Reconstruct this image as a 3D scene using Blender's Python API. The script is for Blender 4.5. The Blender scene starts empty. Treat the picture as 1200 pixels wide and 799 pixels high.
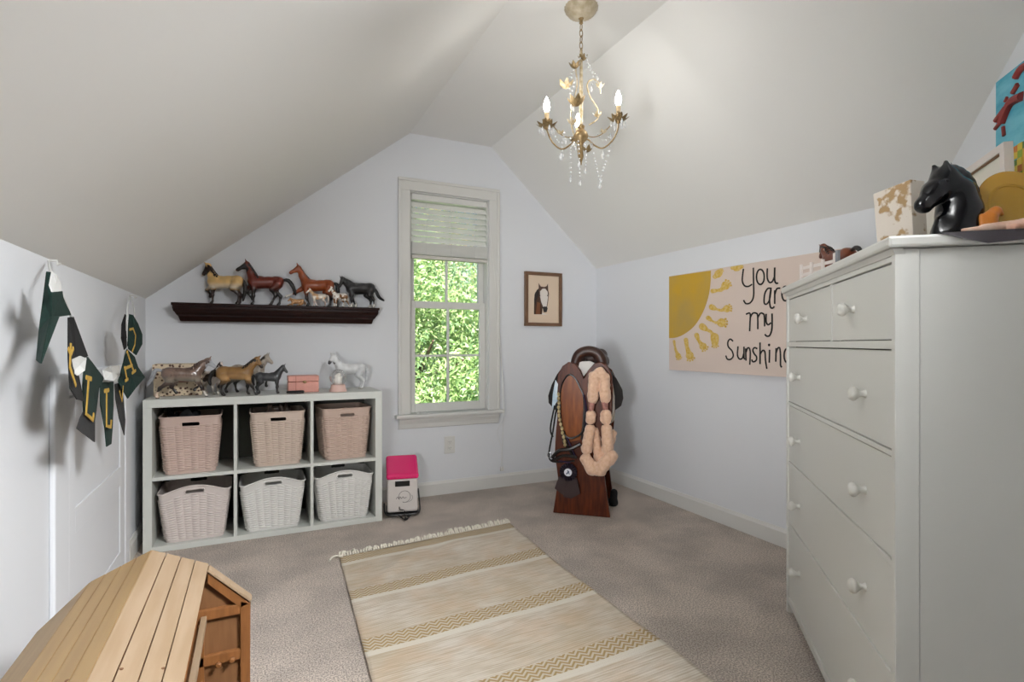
import bpy, bmesh, math, random
import numpy as np
from mathutils import Vector, Matrix
random.seed(7)
PI = math.pi
# ------------------------------------------------------------------ camera, sky, lights, exposure
F, YAW, Y0, H = 629.0, 0.4471, 402.4, 1.0825
CS, SN = math.cos(YAW), math.sin(YAW)
sc = bpy.context.scene
COL = sc.collection
cam = bpy.data.objects.new('camera', bpy.data.cameras.new('camera')); COL.objects.link(cam)
cam.location = (0, 0, H); cam.rotation_euler = (PI/2, 0, -YAW)
cam.data.sensor_width = 36; cam.data.lens = F/1200*36; cam.data.shift_y = (Y0-399.5)/1200
cam.data.clip_start = .02
sc.camera = cam
w = bpy.data.worlds.new('sky'); sc.world = w; w.use_nodes = True
wn = w.node_tree.nodes; bg = wn['Background']
sky = wn.new('ShaderNodeTexSky'); sky.sky_type = 'HOSEK_WILKIE'; sky.turbidity = 4
sky.sun_direction = (.3, -.6, .74)
w.node_tree.links.new(sky.outputs[0], bg.inputs[0]); bg.inputs[1].default_value = 2.2
def lamp(name, kind, loc, rot, energy, color, **kw):
    l = bpy.data.lights.new(name, kind); l.energy = energy; l.color = color
    for k, v in kw.items(): setattr(l, k, v)
    o = bpy.data.objects.new(name, l); COL.objects.link(o); o.location = loc; o.rotation_euler = rot
    return o
lamp('sun', 'SUN', (0, -5, 12), (R_ := math.radians(48), 0, math.radians(-24)), 17, (1, .96, .88), angle=.01)
# unseen fill lights added to brighten the room, from the right and the left
lamp('added_fill_right', 'AREA', (1.05, -.10, 2.15), Vector((-1.6, 2.2, -2.1)).to_track_quat('-Z', 'Y').to_euler(), 16, (.975, .99, 1), shape='DISK', size=.5, spread=math.radians(78))
lamp('added_fill_left', 'AREA', (-.42, .42, .95), Vector((2.5, 2.7, .6)).to_track_quat('-Z', 'Y').to_euler(), 7.2, (.975, .99, 1), shape='DISK', size=.4, spread=math.radians(72))
# another added fill light out of view, aimed up at the ceiling
lamp('added_fill_up', 'AREA', (.06, .74, 1.59), (math.radians(180), 0, 0), 21, (.96, .98, 1), shape='DISK', size=.25, spread=math.radians(125))
BULB = 95
sc.view_settings.view_transform = 'Standard'; sc.view_settings.look = 'None'
sc.view_settings.gamma = 1; sc.view_settings.use_curve_mapping = False
sc.view_settings.exposure = 0.16
# ------------------------------------------------------------------ measuring helpers (real planes of the room)
def ray(u, v):
    k = (u-600)/F
    return Vector((CS*k+SN, CS-SN*k, (Y0-v)/F))
EYE = Vector((0, 0, H))
def at(u, v, axis, val):
    d = ray(u, v); return EYE + d*((val-EYE[axis])/d[axis])
def onp(u, v, p, n):
    d = ray(u, v); n = Vector((n[0], n[1], 0)); return EYE + d*((Vector((p[0], p[1], 0)).dot(n))/Vector((d.x, d.y, 0)).dot(n))
RX, DY, LX = 2.5393, 3.694, -.5656          # right wall, back wall, left wall
HR, HL, HC, X1, X2 = 1.699, 1.34, 2.554, .98, 1.60
# ------------------------------------------------------------------ materials
def lin(c):
    if isinstance(c, str):
        c = tuple(int(c[i:i+2], 16)/255 for i in (0, 2, 4))
    return tuple(x/12.92 if x <= .04045 else ((x+.055)/1.055)**2.4 for x in c[:3])+(1,)
MATS = {}
def mat(name, color='808080', rough=.6, metal=0, var=0, vscale=20, bump=0, bscale=200, stretch=(1,1,1), color2=None, coat=0, **kw):
    if name in MATS: return MATS[name]
    m = bpy.data.materials.new(name); m.use_nodes = True; MATS[name] = m
    nt = m.node_tree; N, Lk = nt.nodes, nt.links; p = N['Principled BSDF']
    c = lin(color); p.inputs['Base Color'].default_value = c
    p.inputs['Roughness'].default_value = rough; p.inputs['Metallic'].default_value = metal
    p.inputs['Coat Weight'].default_value = coat
    for k, v in kw.items(): p.inputs[k.replace('_', ' ')].default_value = v
    tc = N.new('ShaderNodeTexCoord'); mp = N.new('ShaderNodeMapping'); mp.inputs['Scale'].default_value = stretch
    Lk.new(tc.outputs['Object'], mp.inputs[0])
    if var or color2:
        n = N.new('ShaderNodeTexNoise'); n.inputs['Scale'].default_value = vscale; n.inputs['Detail'].default_value = 5
        Lk.new(mp.outputs[0], n.inputs[0])
        r = N.new('ShaderNodeValToRGB'); r.color_ramp.elements[0].position = .35; r.color_ramp.elements[1].position = .65
        c2 = lin(color2) if color2 else tuple(x*(1-var) for x in c[:3])+(1,)
        r.color_ramp.elements[0].color = c2; r.color_ramp.elements[1].color = c
        Lk.new(n.outputs[0], r.inputs[0]); Lk.new(r.outputs[0], p.inputs['Base Color'])
    if bump:
        n = N.new('ShaderNodeTexNoise'); n.inputs['Scale'].default_value = bscale; n.inputs['Detail'].default_value = 3
        Lk.new(mp.outputs[0], n.inputs[0]); b = N.new('ShaderNodeBump'); b.inputs['Strength'].default_value = bump
        b.inputs['Distance'].default_value = .003
        Lk.new(n.outputs[0], b.inputs['Height']); Lk.new(b.outputs[0], p.inputs['Normal'])
    return m
def attr_mat(name, rough=.4, coat=0, bump=0, bscale=200, translucent=0):
    m = mat(name, rough=rough, coat=coat, bump=bump, bscale=bscale)
    nt = m.node_tree; a = nt.nodes.new('ShaderNodeAttribute'); a.attribute_name = 'Col'
    p = nt.nodes['Principled BSDF']; nt.links.new(a.outputs['Color'], p.inputs['Base Color'])
    if translucent:
        t = nt.nodes.new('ShaderNodeBsdfTranslucent'); nt.links.new(a.outputs['Color'], t.inputs[0])
        mx = nt.nodes.new('ShaderNodeMixShader'); mx.inputs[0].default_value = translucent
        nt.links.new(p.outputs[0], mx.inputs[1]); nt.links.new(t.outputs[0], mx.inputs[2])
        nt.links.new(mx.outputs[0], nt.nodes['Material Output'].inputs[0])
    return m
WALL = mat('wall_paint', 'e3e5e9', .75, bump=.08, bscale=60)
CEIL = mat('ceiling_paint', 'eae9e6', .85, bump=.08, bscale=40)
TRIM = mat('white_trim_paint', 'dddcd8', .35)
SHELFW = mat('white_laminate', 'd3d5cf', .45)
SHELFB = mat('dark_back_board', '55554f', .8)
DRES = mat('dresser_white_paint', 'd6d6d1', .42)
DRESD = mat('dresser_gap_shade', '3a3835', .8)
KNOB = mat('knob_white', 'd6d5cf', .3)
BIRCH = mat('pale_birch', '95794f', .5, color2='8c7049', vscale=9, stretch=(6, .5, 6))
BIRCHL = mat('pale_birch_lit', 'a08a72', .5, color2='967f65', vscale=9, stretch=(6, .5, 6))  # lighter copy of the birch, lit roof side painted into the colour
OAK = mat('orange_wood', '86562b', .6, color2='774a22', vscale=12, stretch=(8, 8, 1))
OAKP = mat('orange_wood_panel', '7a5432', .65, color2='704b2a', vscale=10, stretch=(8, 8, 1))
MAHO = mat('dark_mahogany', '2a120e', .3, color2='1c0b09', vscale=14, stretch=(1, 8, 8), Specular_IOR_Level=.2)
STANDW = mat('reddish_brown_wood', '5f2c13', .38, color2='42190b', vscale=10, stretch=(5, 5, .7), Specular_IOR_Level=.25)
STANDP = mat('polished_orange_wood', '8a4c1d', .3, color2='6d3512', vscale=10, stretch=(5, 5, .7), Specular_IOR_Level=.3)
LEATH = mat('brown_leather', '3b1d12', .4, var=.4, vscale=30)
LEATHD = mat('dark_leather', '17100f', .4, var=.3, vscale=30)
FLEECE = mat('peach_fleece', 'ecc7ac', .95, bump=1, bscale=180, color2='deb495', vscale=60, Sheen_Weight=.4)
FLEECEW = mat('off_white_fleece', 'cfc7bd', .95, bump=1, bscale=180)
BLK = mat('black_plastic', '0b0b0c', .35)
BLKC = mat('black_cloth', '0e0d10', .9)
BRONZE = mat('antique_gold_metal', '8a7048', .4, metal=.45, color2='a8906a', vscale=60)
CREAMM = mat('cream_enamel', 'e0d3b8', .4, color2='b59c6c', vscale=50)
CRYS = mat('crystal', 'ffffff', .03, Transmission_Weight=.45, IOR=1.55)
GREEN = mat('dark_green_felt', '0c2b24', .95, var=.3, vscale=80)
DGREY = mat('charcoal_felt', '2b2b2c', .95)
GOLD = mat('gold_felt', 'b8943f', .8)
TULLE = mat('white_tulle', 'd8d8d6', .9, Alpha=.9)
PAPER = mat('cream_paper', 'e3cdb5', .8)
INK = mat('black_paint', '17130f', .6)
CANV = mat('blush_canvas', 'dccbc0', .85, bump=.3, bscale=500)
YEL = mat('mustard_paint', 'c9a02c', .55, color2='b89a4e', vscale=5)
YELH = mat('handprint_yellow', 'd0a83a', .7, color2='dcc07c', vscale=60)
glass = bpy.data.materials.new('window_glass'); glass.use_nodes = True
_n = glass.node_tree.nodes; _l = glass.node_tree.links; _n.remove(_n['Principled BSDF'])
_t = _n.new('ShaderNodeBsdfTransparent'); _g = _n.new('ShaderNodeBsdfGlossy'); _g.inputs['Roughness'].default_value = .02
_m = _n.new('ShaderNodeMixShader'); _m.inputs[0].default_value = .05
_l.new(_t.outputs[0], _m.inputs[1]); _l.new(_g.outputs[0], _m.inputs[2]); _l.new(_m.outputs[0], _n['Material Output'].inputs[0])
bulbm = bpy.data.materials.new('lit_bulb'); bulbm.use_nodes = True
_p = bulbm.node_tree.nodes['Principled BSDF']; _p.inputs['Emission Color'].default_value = (1, .975, .93, 1)
_p.inputs['Emission Strength'].default_value = BULB
# ------------------------------------------------------------------ object helpers
def tag(o, label=None, cat=None, group=None, kind=None):
    if label: o['label'] = label
    if cat: o['category'] = cat
    if group: o['group'] = group
    if kind: o['kind'] = kind
    return o
def empty(name, loc, rz=0, label=None, cat=None, group=None):
    o = bpy.data.objects.new(name, None); COL.objects.link(o); o.empty_display_size = .05
    o.location = loc; o.rotation_euler = (0, 0, rz)
    return tag(o, label, cat, group)
class MB:
    def __init__(s): s.v = []; s.f = []; s.mi = []; s.c = []
    def add(s, vs, fs, mi=0, M=None):
        o = len(s.v)
        for v in vs:
            v = Vector(v); s.v.append(M @ v if M else v)
        for f in fs: s.f.append([i+o for i in f]); s.mi.append(mi)
        return s
    def box(s, a, b, mi=0, M=None, bev=0):
        if bev:
            bm = bmesh.new(); bmesh.ops.create_cube(bm, size=1)
            for v in bm.verts: v.co = Vector([(a[i]+b[i])/2+v.co[i]*(b[i]-a[i]) for i in range(3)])
            bmesh.ops.bevel(bm, geom=bm.edges[:], offset=bev, segments=2, affect='EDGES', profile=.6)
            bm.verts.index_update()
            s.add([v.co.copy() for v in bm.verts], [[v.index for v in f.verts] for f in bm.faces], mi, M); bm.free(); return s
        x0, y0, z0 = a; x1, y1, z1 = b
        vs = [(x0,y0,z0),(x1,y0,z0),(x1,y1,z0),(x0,y1,z0),(x0,y0,z1),(x1,y0,z1),(x1,y1,z1),(x0,y1,z1)]
        return s.add(vs, [(0,3,2,1),(4,5,6,7),(0,1,5,4),(1,2,6,5),(2,3,7,6),(3,0,4,7)], mi, M)
    def tube(s, pts, r, n=8, mi=0, cap=True, M=None, flat=None):
        pts = [Vector(p) for p in pts]; m = len(pts)
        rs = r if isinstance(r, (list, tuple)) else [r]*m
        vs = []; prev = None
        for i, p in enumerate(pts):
            d = (pts[min(i+1, m-1)]-pts[max(i-1, 0)])
            if d.length < 1e-9: d = Vector((0, 0, 1))
            d.normalize()
            if prev is None:
                a = d.orthogonal().normalized()
                if flat: a = (Vector(flat)-d*d.dot(Vector(flat))).normalized()
            else:
                a = prev - d*d.dot(prev)
                a = a.normalized() if a.length > 1e-6 else d.orthogonal().normalized()
            prev = a; b = d.cross(a)
            fa = .25 if flat else 1
            for k in range(n):
                t = 2*PI*k/n; vs.append(p+(a*math.cos(t)*fa+b*math.sin(t))*rs[i])
        fs = [(i*n+k, i*n+(k+1) % n, (i+1)*n+(k+1) % n, (i+1)*n+k) for i in range(m-1) for k in range(n)]
        if cap: fs += [tuple(range(n-1, -1, -1)), tuple((m-1)*n+k for k in range(n))]
        return s.add(vs, fs, mi, M)
    def lathe(s, prof, n=20, c=(0,0,0), mi=0, M=None, cap=True):
        vs = [(c[0]+r*math.cos(2*PI*k/n), c[1]+r*math.sin(2*PI*k/n), c[2]+z) for r, z in prof for k in range(n)]
        fs = [(i*n+k, i*n+(k+1) % n, (i+1)*n+(k+1) % n, (i+1)*n+k) for i in range(len(prof)-1) for k in range(n)]
        if cap: fs += [tuple(range(n-1, -1, -1)), tuple((len(prof)-1)*n+k for k in range(n))]
        return s.add(vs, fs, mi, M)
    def prism(s, pts, vec, mi=0, M=None):
        """closed outline (3-D points) pushed along vec"""
        pts = [Vector(p) for p in pts]; n = len(pts); vec = Vector(vec)
        return s.add(pts+[p+vec for p in pts], [tuple(range(n)), tuple(range(2*n-1, n-1, -1))]+[(i, i+n, (i+1) % n+n, (i+1) % n) for i in range(n)], mi, M)
    def ball(s, c, r, mi=0, n=8, M=None):
        r = r if isinstance(r, (list, tuple)) else (r, r, r); vs = []; m = max(4, n//2+1)
        for i in range(m+1):
            t = PI*i/m
            for k in range(n):
                p = 2*PI*k/n; vs.append((c[0]+r[0]*math.sin(t)*math.cos(p), c[1]+r[1]*math.sin(t)*math.sin(p), c[2]+r[2]*math.cos(t)))
        return s.add(vs, [(i*n+k, (i+1)*n+k, (i+1)*n+(k+1) % n, i*n+(k+1) % n) for i in range(m) for k in range(n)], mi, M)
    def build(s, name, mats, parent=None, smooth=False, label=None, kind=None, bev=0):
        me = bpy.data.meshes.new(name); me.from_pydata([tuple(v) for v in s.v], [], s.f)
        for m in (mats if isinstance(mats, (list, tuple)) else [mats]): me.materials.append(m)
        me.polygons.foreach_set('material_index', s.mi)
        bm = bmesh.new(); bm.from_mesh(me); bmesh.ops.remove_doubles(bm, verts=bm.verts, dist=1e-6) if smooth else None
        bmesh.ops.recalc_face_normals(bm, faces=bm.faces); bm.to_mesh(me); bm.free()
        if smooth:
            me.polygons.foreach_set('use_smooth', [True]*len(me.polygons))
            me.set_sharp_from_angle(angle=math.radians(45))
        return link(name, me, parent, label, kind, bev)
def link(name, me, parent=None, label=None, kind=None, bev=0):
    o = bpy.data.objects.new(name, me); COL.objects.link(o)
    if parent: o.parent = parent
    if label: o['label'] = label
    if kind: o['kind'] = kind
    if bev:
        b = o.modifiers.new('bevel', 'BEVEL'); b.width = bev; b.segments = 2; b.limit_method = 'ANGLE'
    return o
def copy_tree(o, parent=None, me=None):
    c = o.copy(); COL.objects.link(c); c.parent = parent
    for ch in list(o.children): copy_tree(ch, c)
    return c
def struct(mb, name, m, parent=None, **k):
    o = mb.build(name, m, parent, **k); o['kind'] = 'structure'; return o
def local(o, M):   # world->local of an unrotated/rotated empty
    return M
def smooth_path(pts, n=6):
    pts = [Vector(p) for p in pts]; out = []
    for i in range(len(pts)-1):
        p0, p1, p2, p3 = pts[max(i-1, 0)], pts[i], pts[i+1], pts[min(i+2, len(pts)-1)]
        for k in range(n):
            t = k/n; out.append(.5*((2*p1)+(p2-p0)*t+(2*p0-5*p1+4*p2-p3)*t*t+(3*p1-p0-3*p2+p3)*t**3))
    return out+[pts[-1]]
# ------------------------------------------------------------------ blended-surface builder (one continuous skin)
def skin(prims, cell, k=.03):
    """prims: (a, b, ra, rb) tapered capsules or ('e', centre, radii). Returns verts, quads of the smooth union."""
    lo = np.full(3, 1e9); hi = -lo
    for p in prims:
        if p[0] == 'e': c, r = np.array(p[1], float), np.array(p[2], float); a = c-r; b = c+r
        else:
            A, B = np.array(p[0], float), np.array(p[1], float); rr = max(p[2], p[3]); a = np.minimum(A, B)-rr; b = np.maximum(A, B)+rr
        lo = np.minimum(lo, a); hi = np.maximum(hi, b)
    lo -= 3*cell; hi += 3*cell
    n = np.ceil((hi-lo)/cell).astype(int)+1
    G = np.full(n, 10.0)
    ax = [lo[i]+cell*np.arange(n[i]) for i in range(3)]
    for p in prims:
        if p[0] == 'e': c, r = np.array(p[1], float), np.array(p[2], float); a = c-r; b = c+r
        else:
            A, B = np.array(p[0], float), np.array(p[1], float); rr = max(p[2], p[3]); a = np.minimum(A, B)-rr; b = np.maximum(A, B)+rr
        m = k+2*cell
        i0 = np.maximum(((a-m-lo)/cell).astype(int), 0); i1 = np.minimum(np.ceil((b+m-lo)/cell).astype(int)+1, n)
        X, Y, Z = np.meshgrid(*[ax[i][i0[i]:i1[i]] for i in range(3)], indexing='ij')
        if p[0] == 'e':
            q = np.sqrt(((X-c[0])/r[0])**2+((Y-c[1])/r[1])**2+((Z-c[2])/r[2])**2)
            d = (q-1)*r.min()
        else:
            ab = B-A; L2 = max(ab@ab, 1e-12)
            t = np.clip(((X-A[0])*ab[0]+(Y-A[1])*ab[1]+(Z-A[2])*ab[2])/L2, 0, 1)
            d = np.sqrt((X-A[0]-t*ab[0])**2+(Y-A[1]-t*ab[1])**2+(Z-A[2]-t*ab[2])**2)-(p[2]+(p[3]-p[2])*t)
        sl = tuple(slice(i0[i], i1[i]) for i in range(3)); g = G[sl]
        h = np.maximum(k-np.abs(g-d), 0)/k
        G[sl] = np.minimum(g, d)-h*h*k*.25
    ins = G < 0
    s8 = [ins[i:n[0]-1+i, j:n[1]-1+j, l:n[2]-1+l] for i in (0,1) for j in (0,1) for l in (0,1)]
    tot = sum(x.astype(int) for x in s8); act = (tot > 0) & (tot < 8)
    I = np.argwhere(act); idx = np.full(act.shape, -1); idx[act] = np.arange(len(I))
    P = np.zeros((len(I), 3)); W = np.zeros(len(I))
    cor = [(i, j, l) for i in (0,1) for j in (0,1) for l in (0,1)]
    for a in cor:
        for d in range(3):
            if a[d] == 0:
                b = list(a); b[d] = 1
                ga = G[I[:,0]+a[0], I[:,1]+a[1], I[:,2]+a[2]]; gb = G[I[:,0]+b[0], I[:,1]+b[1], I[:,2]+b[2]]
                c = (ga < 0) != (gb < 0); t = np.where(c, ga/np.where(c, ga-gb, 1), 0)
                q = np.array(a, float)[None]+t[:,None]*np.eye(3)[d][None]
                P += q*c[:,None]; W += c
    P = (P/W[:,None]+I)*cell+lo
    Q = []
    for d in range(3):
        e = [1, 1, 1]; e[d] = 0
        A_ = ins[tuple(slice(1 if e[i] else 0, n[i]-1) for i in range(3))]
        B_ = ins[tuple(slice(1 if e[i] else 1, (n[i]-1) if e[i] else n[i]) for i in range(3))]
        ch = np.argwhere(A_ != B_)
        if not len(ch): continue
        flip = A_[tuple(ch.T)]
        base = ch.copy()
        for i in range(3):
            if e[i]: base[:, i] += 1
        o1, o2 = [(1,2),(2,0),(0,1)][d]
        def g(u, v):
            t = base.copy(); t[:, o1] -= u; t[:, o2] -= v; return idx[tuple(t.T)]
        q = np.stack([g(1,1), g(0,1), g(0,0), g(1,0)], 1); q[~flip] = q[~flip][:, ::-1]
        Q.append(q)
    return P, np.concatenate(Q)
def skin_obj(name, prims, cell, k, m, parent=None, color=None, warp=None, label=None):
    P, Q = skin(prims, cell, k)
    C_ = color(P) if color else None
    if warp: P = warp(P)
    me = bpy.data.meshes.new(name)
    me.vertices.add(len(P)); me.vertices.foreach_set('co', P.ravel())
    me.loops.add(Q.size); me.loops.foreach_set('vertex_index', Q.ravel().astype(np.int32))
    me.polygons.add(len(Q)); me.polygons.foreach_set('loop_start', np.arange(0, Q.size, 4, dtype=np.int32))
    me.update(calc_edges=True); me.validate()
    me.polygons.foreach_set('use_smooth', [True]*len(me.polygons))
    if C_ is not None:
        a = me.color_attributes.new('Col', 'FLOAT_COLOR', 'POINT')
        a.data.foreach_set('color', np.concatenate([C_, np.ones((len(P), 1))], 1).ravel())
    me.materials.append(m)
    return link(name, me, parent, label)
def vnoise(P, s, seed=0):
    """smooth value noise in 0..1 on points"""
    q = P*s+seed*17.3; i = np.floor(q).astype(np.int64); f = q-i; f = f*f*(3-2*f); out = 0
    for a in (0,1):
        for b in (0,1):
            for c in (0,1):
                h = np.sin((i[:,0]+a)*127.1+(i[:,1]+b)*311.7+(i[:,2]+c)*74.7)*43758.5453; h = h-np.floor(h)
                out = out+h*np.where(a, f[:,0], 1-f[:,0])*np.where(b, f[:,1], 1-f[:,1])*np.where(c, f[:,2], 1-f[:,2])
    return out
#@@SETTING
# ================================================================== THE SETTING
CP = Vector((2.5393, 1.248)); CD = Vector((-.6653, -.7466))      # corner where the angled wall starts, and its direction
FY = -1.0; TH = .1
s_end = (FY-CP.y)/CD.y; CE = CP+CD*s_end
def ceil_z(x):
    if x < X1: return HL+(x-LX)*(HC-HL)/(X1-LX)
    if x > X2: return HR+(RX-x)*(HC-HR)/(RX-X2)
    return HC
struct(MB().box((LX-TH, FY-TH, -.1), (RX+TH, DY+TH, 0)), 'floor', mat('carpet', 'e6d9ce', .97, color2='ab9f95', vscale=175, bump=1, bscale=260))
cp = MATS['carpet'].node_tree; _b = [n for n in cp.nodes if n.type == 'BUMP'][0]; _b.inputs['Distance'].default_value = .008
_r = [n for n in cp.nodes if n.type == 'VALTORGB'][0]; _r.color_ramp.elements[0].position = .41; _r.color_ramp.elements[1].position = .59
# big soft vacuum / wear variation multiplied in
_nz = cp.nodes.new('ShaderNodeTexNoise'); _nz.inputs['Scale'].default_value = 3.2; _nz.inputs['Detail'].default_value = 4
_tc = [n for n in cp.nodes if n.type == 'TEX_COORD'][0]; cp.links.new(_tc.outputs['Object'], _nz.inputs[0])
_rr = cp.nodes.new('ShaderNodeValToRGB'); _rr.color_ramp.elements[0].color = (.80, .80, .80, 1); _rr.color_ramp.elements[1].color = (1.08, 1.07, 1.06, 1)
_rr.color_ramp.elements[0].position = .38; _rr.color_ramp.elements[1].position = .62
_mx = cp.nodes.new('ShaderNodeMix'); _mx.data_type = 'RGBA'; _mx.blend_type = 'MULTIPLY'; _mx.inputs[0].default_value = 1
cp.links.new(_nz.outputs[0], _rr.inputs[0]); cp.links.new(_r.outputs[0], _mx.inputs[6]); cp.links.new(_rr.outputs[0], _mx.inputs[7])
cp.links.new(_mx.outputs[2], cp.nodes['Principled BSDF'].inputs['Base Color'])
# ceiling: two slopes and the flat strip as one solid
prof = [(LX-TH, HL-TH*(HC-HL)/(X1-LX)), (X1, HC), (X2, HC), (RX+TH, HR-TH*(HC-HR)/(RX-X2))]
mb = MB()
up = [(x, z+.14) for x, z in prof]
mb.prism([(x, FY-TH, z) for x, z in prof+up[::-1]], (0, DY+TH-FY+TH, 0))
struct(mb, 'ceiling', CEIL)
struct(MB().box((LX-TH, FY-TH, -.1), (LX, DY+TH, HL+.02)), 'wall_left', WALL)
struct(MB().box((RX, CP.y-.05, -.1), (RX+TH, DY+TH, HR+.02)), 'wall_right', WALL)
# angled wall behind the dresser
brk = [CP]
for xx in (X2, X1):
    s = (xx-CP.x)/CD.x
    if 0 < s < s_end: brk.append(CP+CD*s)
brk.append(CE)
nrm = Vector((.7466, -.6653))
top = [(p.x, p.y, ceil_z(p.x)+.02) for p in brk]
struct(MB().prism([(CP.x, CP.y, -.1)]+top+[(CE.x, CE.y, -.1)], (nrm.x*TH, nrm.y*TH, 0)), 'wall_corner', WALL)
struct(MB().box((LX, FY-TH, -.1), (CE.x+.15, FY, ceil_z(CE.x)+.02)), 'wall_front', WALL)
# back wall with the window opening (x .977-1.575, z .59-2.145)
WX0, WX1, WZ0, WZ1 = .977, 1.575, .588, 2.15
mb = MB()
def vp(pts): mb.prism([(x, DY, z) for x, z in pts], (0, .12, 0))
vp([(LX, -.1), (WX0, -.1), (WX0, ceil_z(WX0)+.01), (LX, HL+.01)])
vp([(WX1, -.1), (RX, -.1), (RX, HR+.01), (X2, HC+.01), (WX1, HC+.01)])
vp([(WX0, -.1), (WX1, -.1), (WX1, WZ0), (WX0, WZ0)])
vp([(WX0, WZ1), (WX1, WZ1), (WX1, HC+.01), (X1, HC+.01), (WX0, ceil_z(WX0)+.01)])
struct(mb, 'wall_back', WALL)
# baseboards
def base(name, a, b, n, h=.098, t=.015):
    a, b, n = Vector(a), Vector(b), Vector(n); pr = [(0, 0), (t, 0), (t, h-.018), (t*.55, h-.006), (t*.4, h), (0, h)]
    mb = MB(); mb.prism([(a.x+n.x*q, a.y+n.y*q, z+.001) for q, z in pr], (b.x-a.x, b.y-a.y, 0)); return struct(mb, name, TRIM)
base('baseboard_back', (LX, DY), (RX, DY), (0, -1))
base('baseboard_right', (RX, CP.y+.02), (RX, DY-.016), (-1, 0))
base('baseboard_left', (LX, 3.19), (LX, DY-.016), (1, 0))
base('baseboard_left', (LX, FY+.01), (LX, 2.07), (1, 0))
base('baseboard_corner', CP+CD*.03, CE, (-nrm.x, -nrm.y))
# knee-wall access door
dr = empty('door_1', (0, 0, 0)); dr['kind'] = 'structure'
D0, D1, DZ = 2.235, 3.075, .90
for ya, yb, z0, z1 in ((2.084, D0-.012, 0, .987), (D1+.01, D1+.09, 0, .987), (D0-.012, D1+.01, DZ+.01, .987)):
    MB().box((LX, ya, z0), (LX+.016, yb, z1)).build('casing', WALL, dr, bev=.005)
mb = MB()
mb.box((LX, D0, .01), (LX+.006, D1, DZ)); mb.build('door_slab', WALL, dr)
for a, b, c, d in ((D0, D0+.07, .01, DZ), (D1-.09, D1, .01, DZ), (D0+.07, D1-.09, .01, .13), (D0+.07, D1-.09, .43, .52), (D0+.07, D1-.09, DZ-.1, DZ)):
    MB().box((LX+.006, a, c), (LX+.012, b, d)).build('door_rail', WALL, dr, bev=.003)
MB().box((LX, D0-.010, .01), (LX+.002, D0-.001, DZ)).build('door_gap_shade', mat('shadow_gap', '2c2c2e', .9), dr)  # thin dark strip that paints the shade of the seam beside the door
# window
win = empty('window_1', (0, 0, 0)); win['kind'] = 'structure'
CW = .084
def wbox(name, x0, x1, z0, z1, y0, y1, m=TRIM, parent=None, bev=.003): return MB().box((x0, y0, z0), (x1, y1, z1)).build(name, m, parent or win, bev=bev)
for x0, x1, z0, z1 in ((WX0-CW, WX0, .59, WZ1), (WX1, WX1+CW, .59, WZ1), (WX0-CW, WX1+CW, WZ1, WZ1+CW)):
    c = wbox('casing', x0, x1, z0, z1, DY-.018, DY)
for x0, x1, z0, z1 in ((WX0-CW, WX0-CW+.02, .59, WZ1+.06), (WX1+CW-.02, WX1+CW, .59, WZ1+.06), (WX0-CW, WX1+CW, WZ1+CW-.02, WZ1+CW)):
    wbox('casing_bead', x0, x1, z0, z1, DY-.028, DY-.018)
wbox('sill', WX0-CW-.022, WX1+CW+.022, .565, .589, DY-.062, DY+.05, bev=.006)
mb = MB()
ap = [(0, .564), (.03, .564), (.03, .545), (.018, .52), (.012, .49), (0, .485)]
mb.prism([(WX0-CW+.004, DY-q, z) for q, z in ap], (WX1-WX0+2*CW-.008, 0, 0)); mb.build('apron', TRIM, win, bev=.002)
for x0, x1 in ((WX0, WX0+.01), (WX1-.01, WX1)): wbox('jamb', x0, x1, .589, WZ1, DY, DY+.115)
wbox('jamb', WX0, WX1, WZ1-.01, WZ1, DY, DY+.115)
SX0, SX1 = WX0+.01, WX1-.01
def sash(z0, z1, y, name, rows, br, tr):
    s = empty(name, (0, 0, 0)); s.parent = win; fw = .042; d = .03
    for a, b, c, e in ((SX0, SX0+fw, z0, z1), (SX1-fw, SX1, z0, z1), (SX0+fw, SX1-fw, z0, z0+br), (SX0+fw, SX1-fw, z1-tr, z1)):
        wbox('sash_rail', a, b, c, e, y, y+d, parent=s)
    gx0, gx1, gz0, gz1 = SX0+fw, SX1-fw, z0+br, z1-tr; xm = (gx0+gx1)/2
    wbox('muntin', xm-.009, xm+.009, gz0, gz1, y+.006, y+d-.006, parent=s)
    for r in range(1, rows):
        z = gz0+(gz1-gz0)*r/rows
        for q0, q1 in ((gx0, xm-.009), (xm+.009, gx1)): wbox('muntin', q0, q1, z-.008, z+.008, y+.006, y+d-.006, parent=s)
    for r in range(rows):
        for q0, q1 in ((gx0, xm-.009), (xm+.009, gx1)):
            a = gz0+(gz1-gz0)*r/rows+(.008 if r else 0); b = gz0+(gz1-gz0)*(r+1)/rows-(.008 if r < rows-1 else 0)
            MB().box((q0, y+.014, a), (q1, y+.017, b)).build('pane', glass, s)
sash(.592, 1.385, DY+.04, 'lower_sash', 2, .062, .05)
sash(1.345, 2.135, DY+.073, 'upper_sash', 2, .04, .04)
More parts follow.
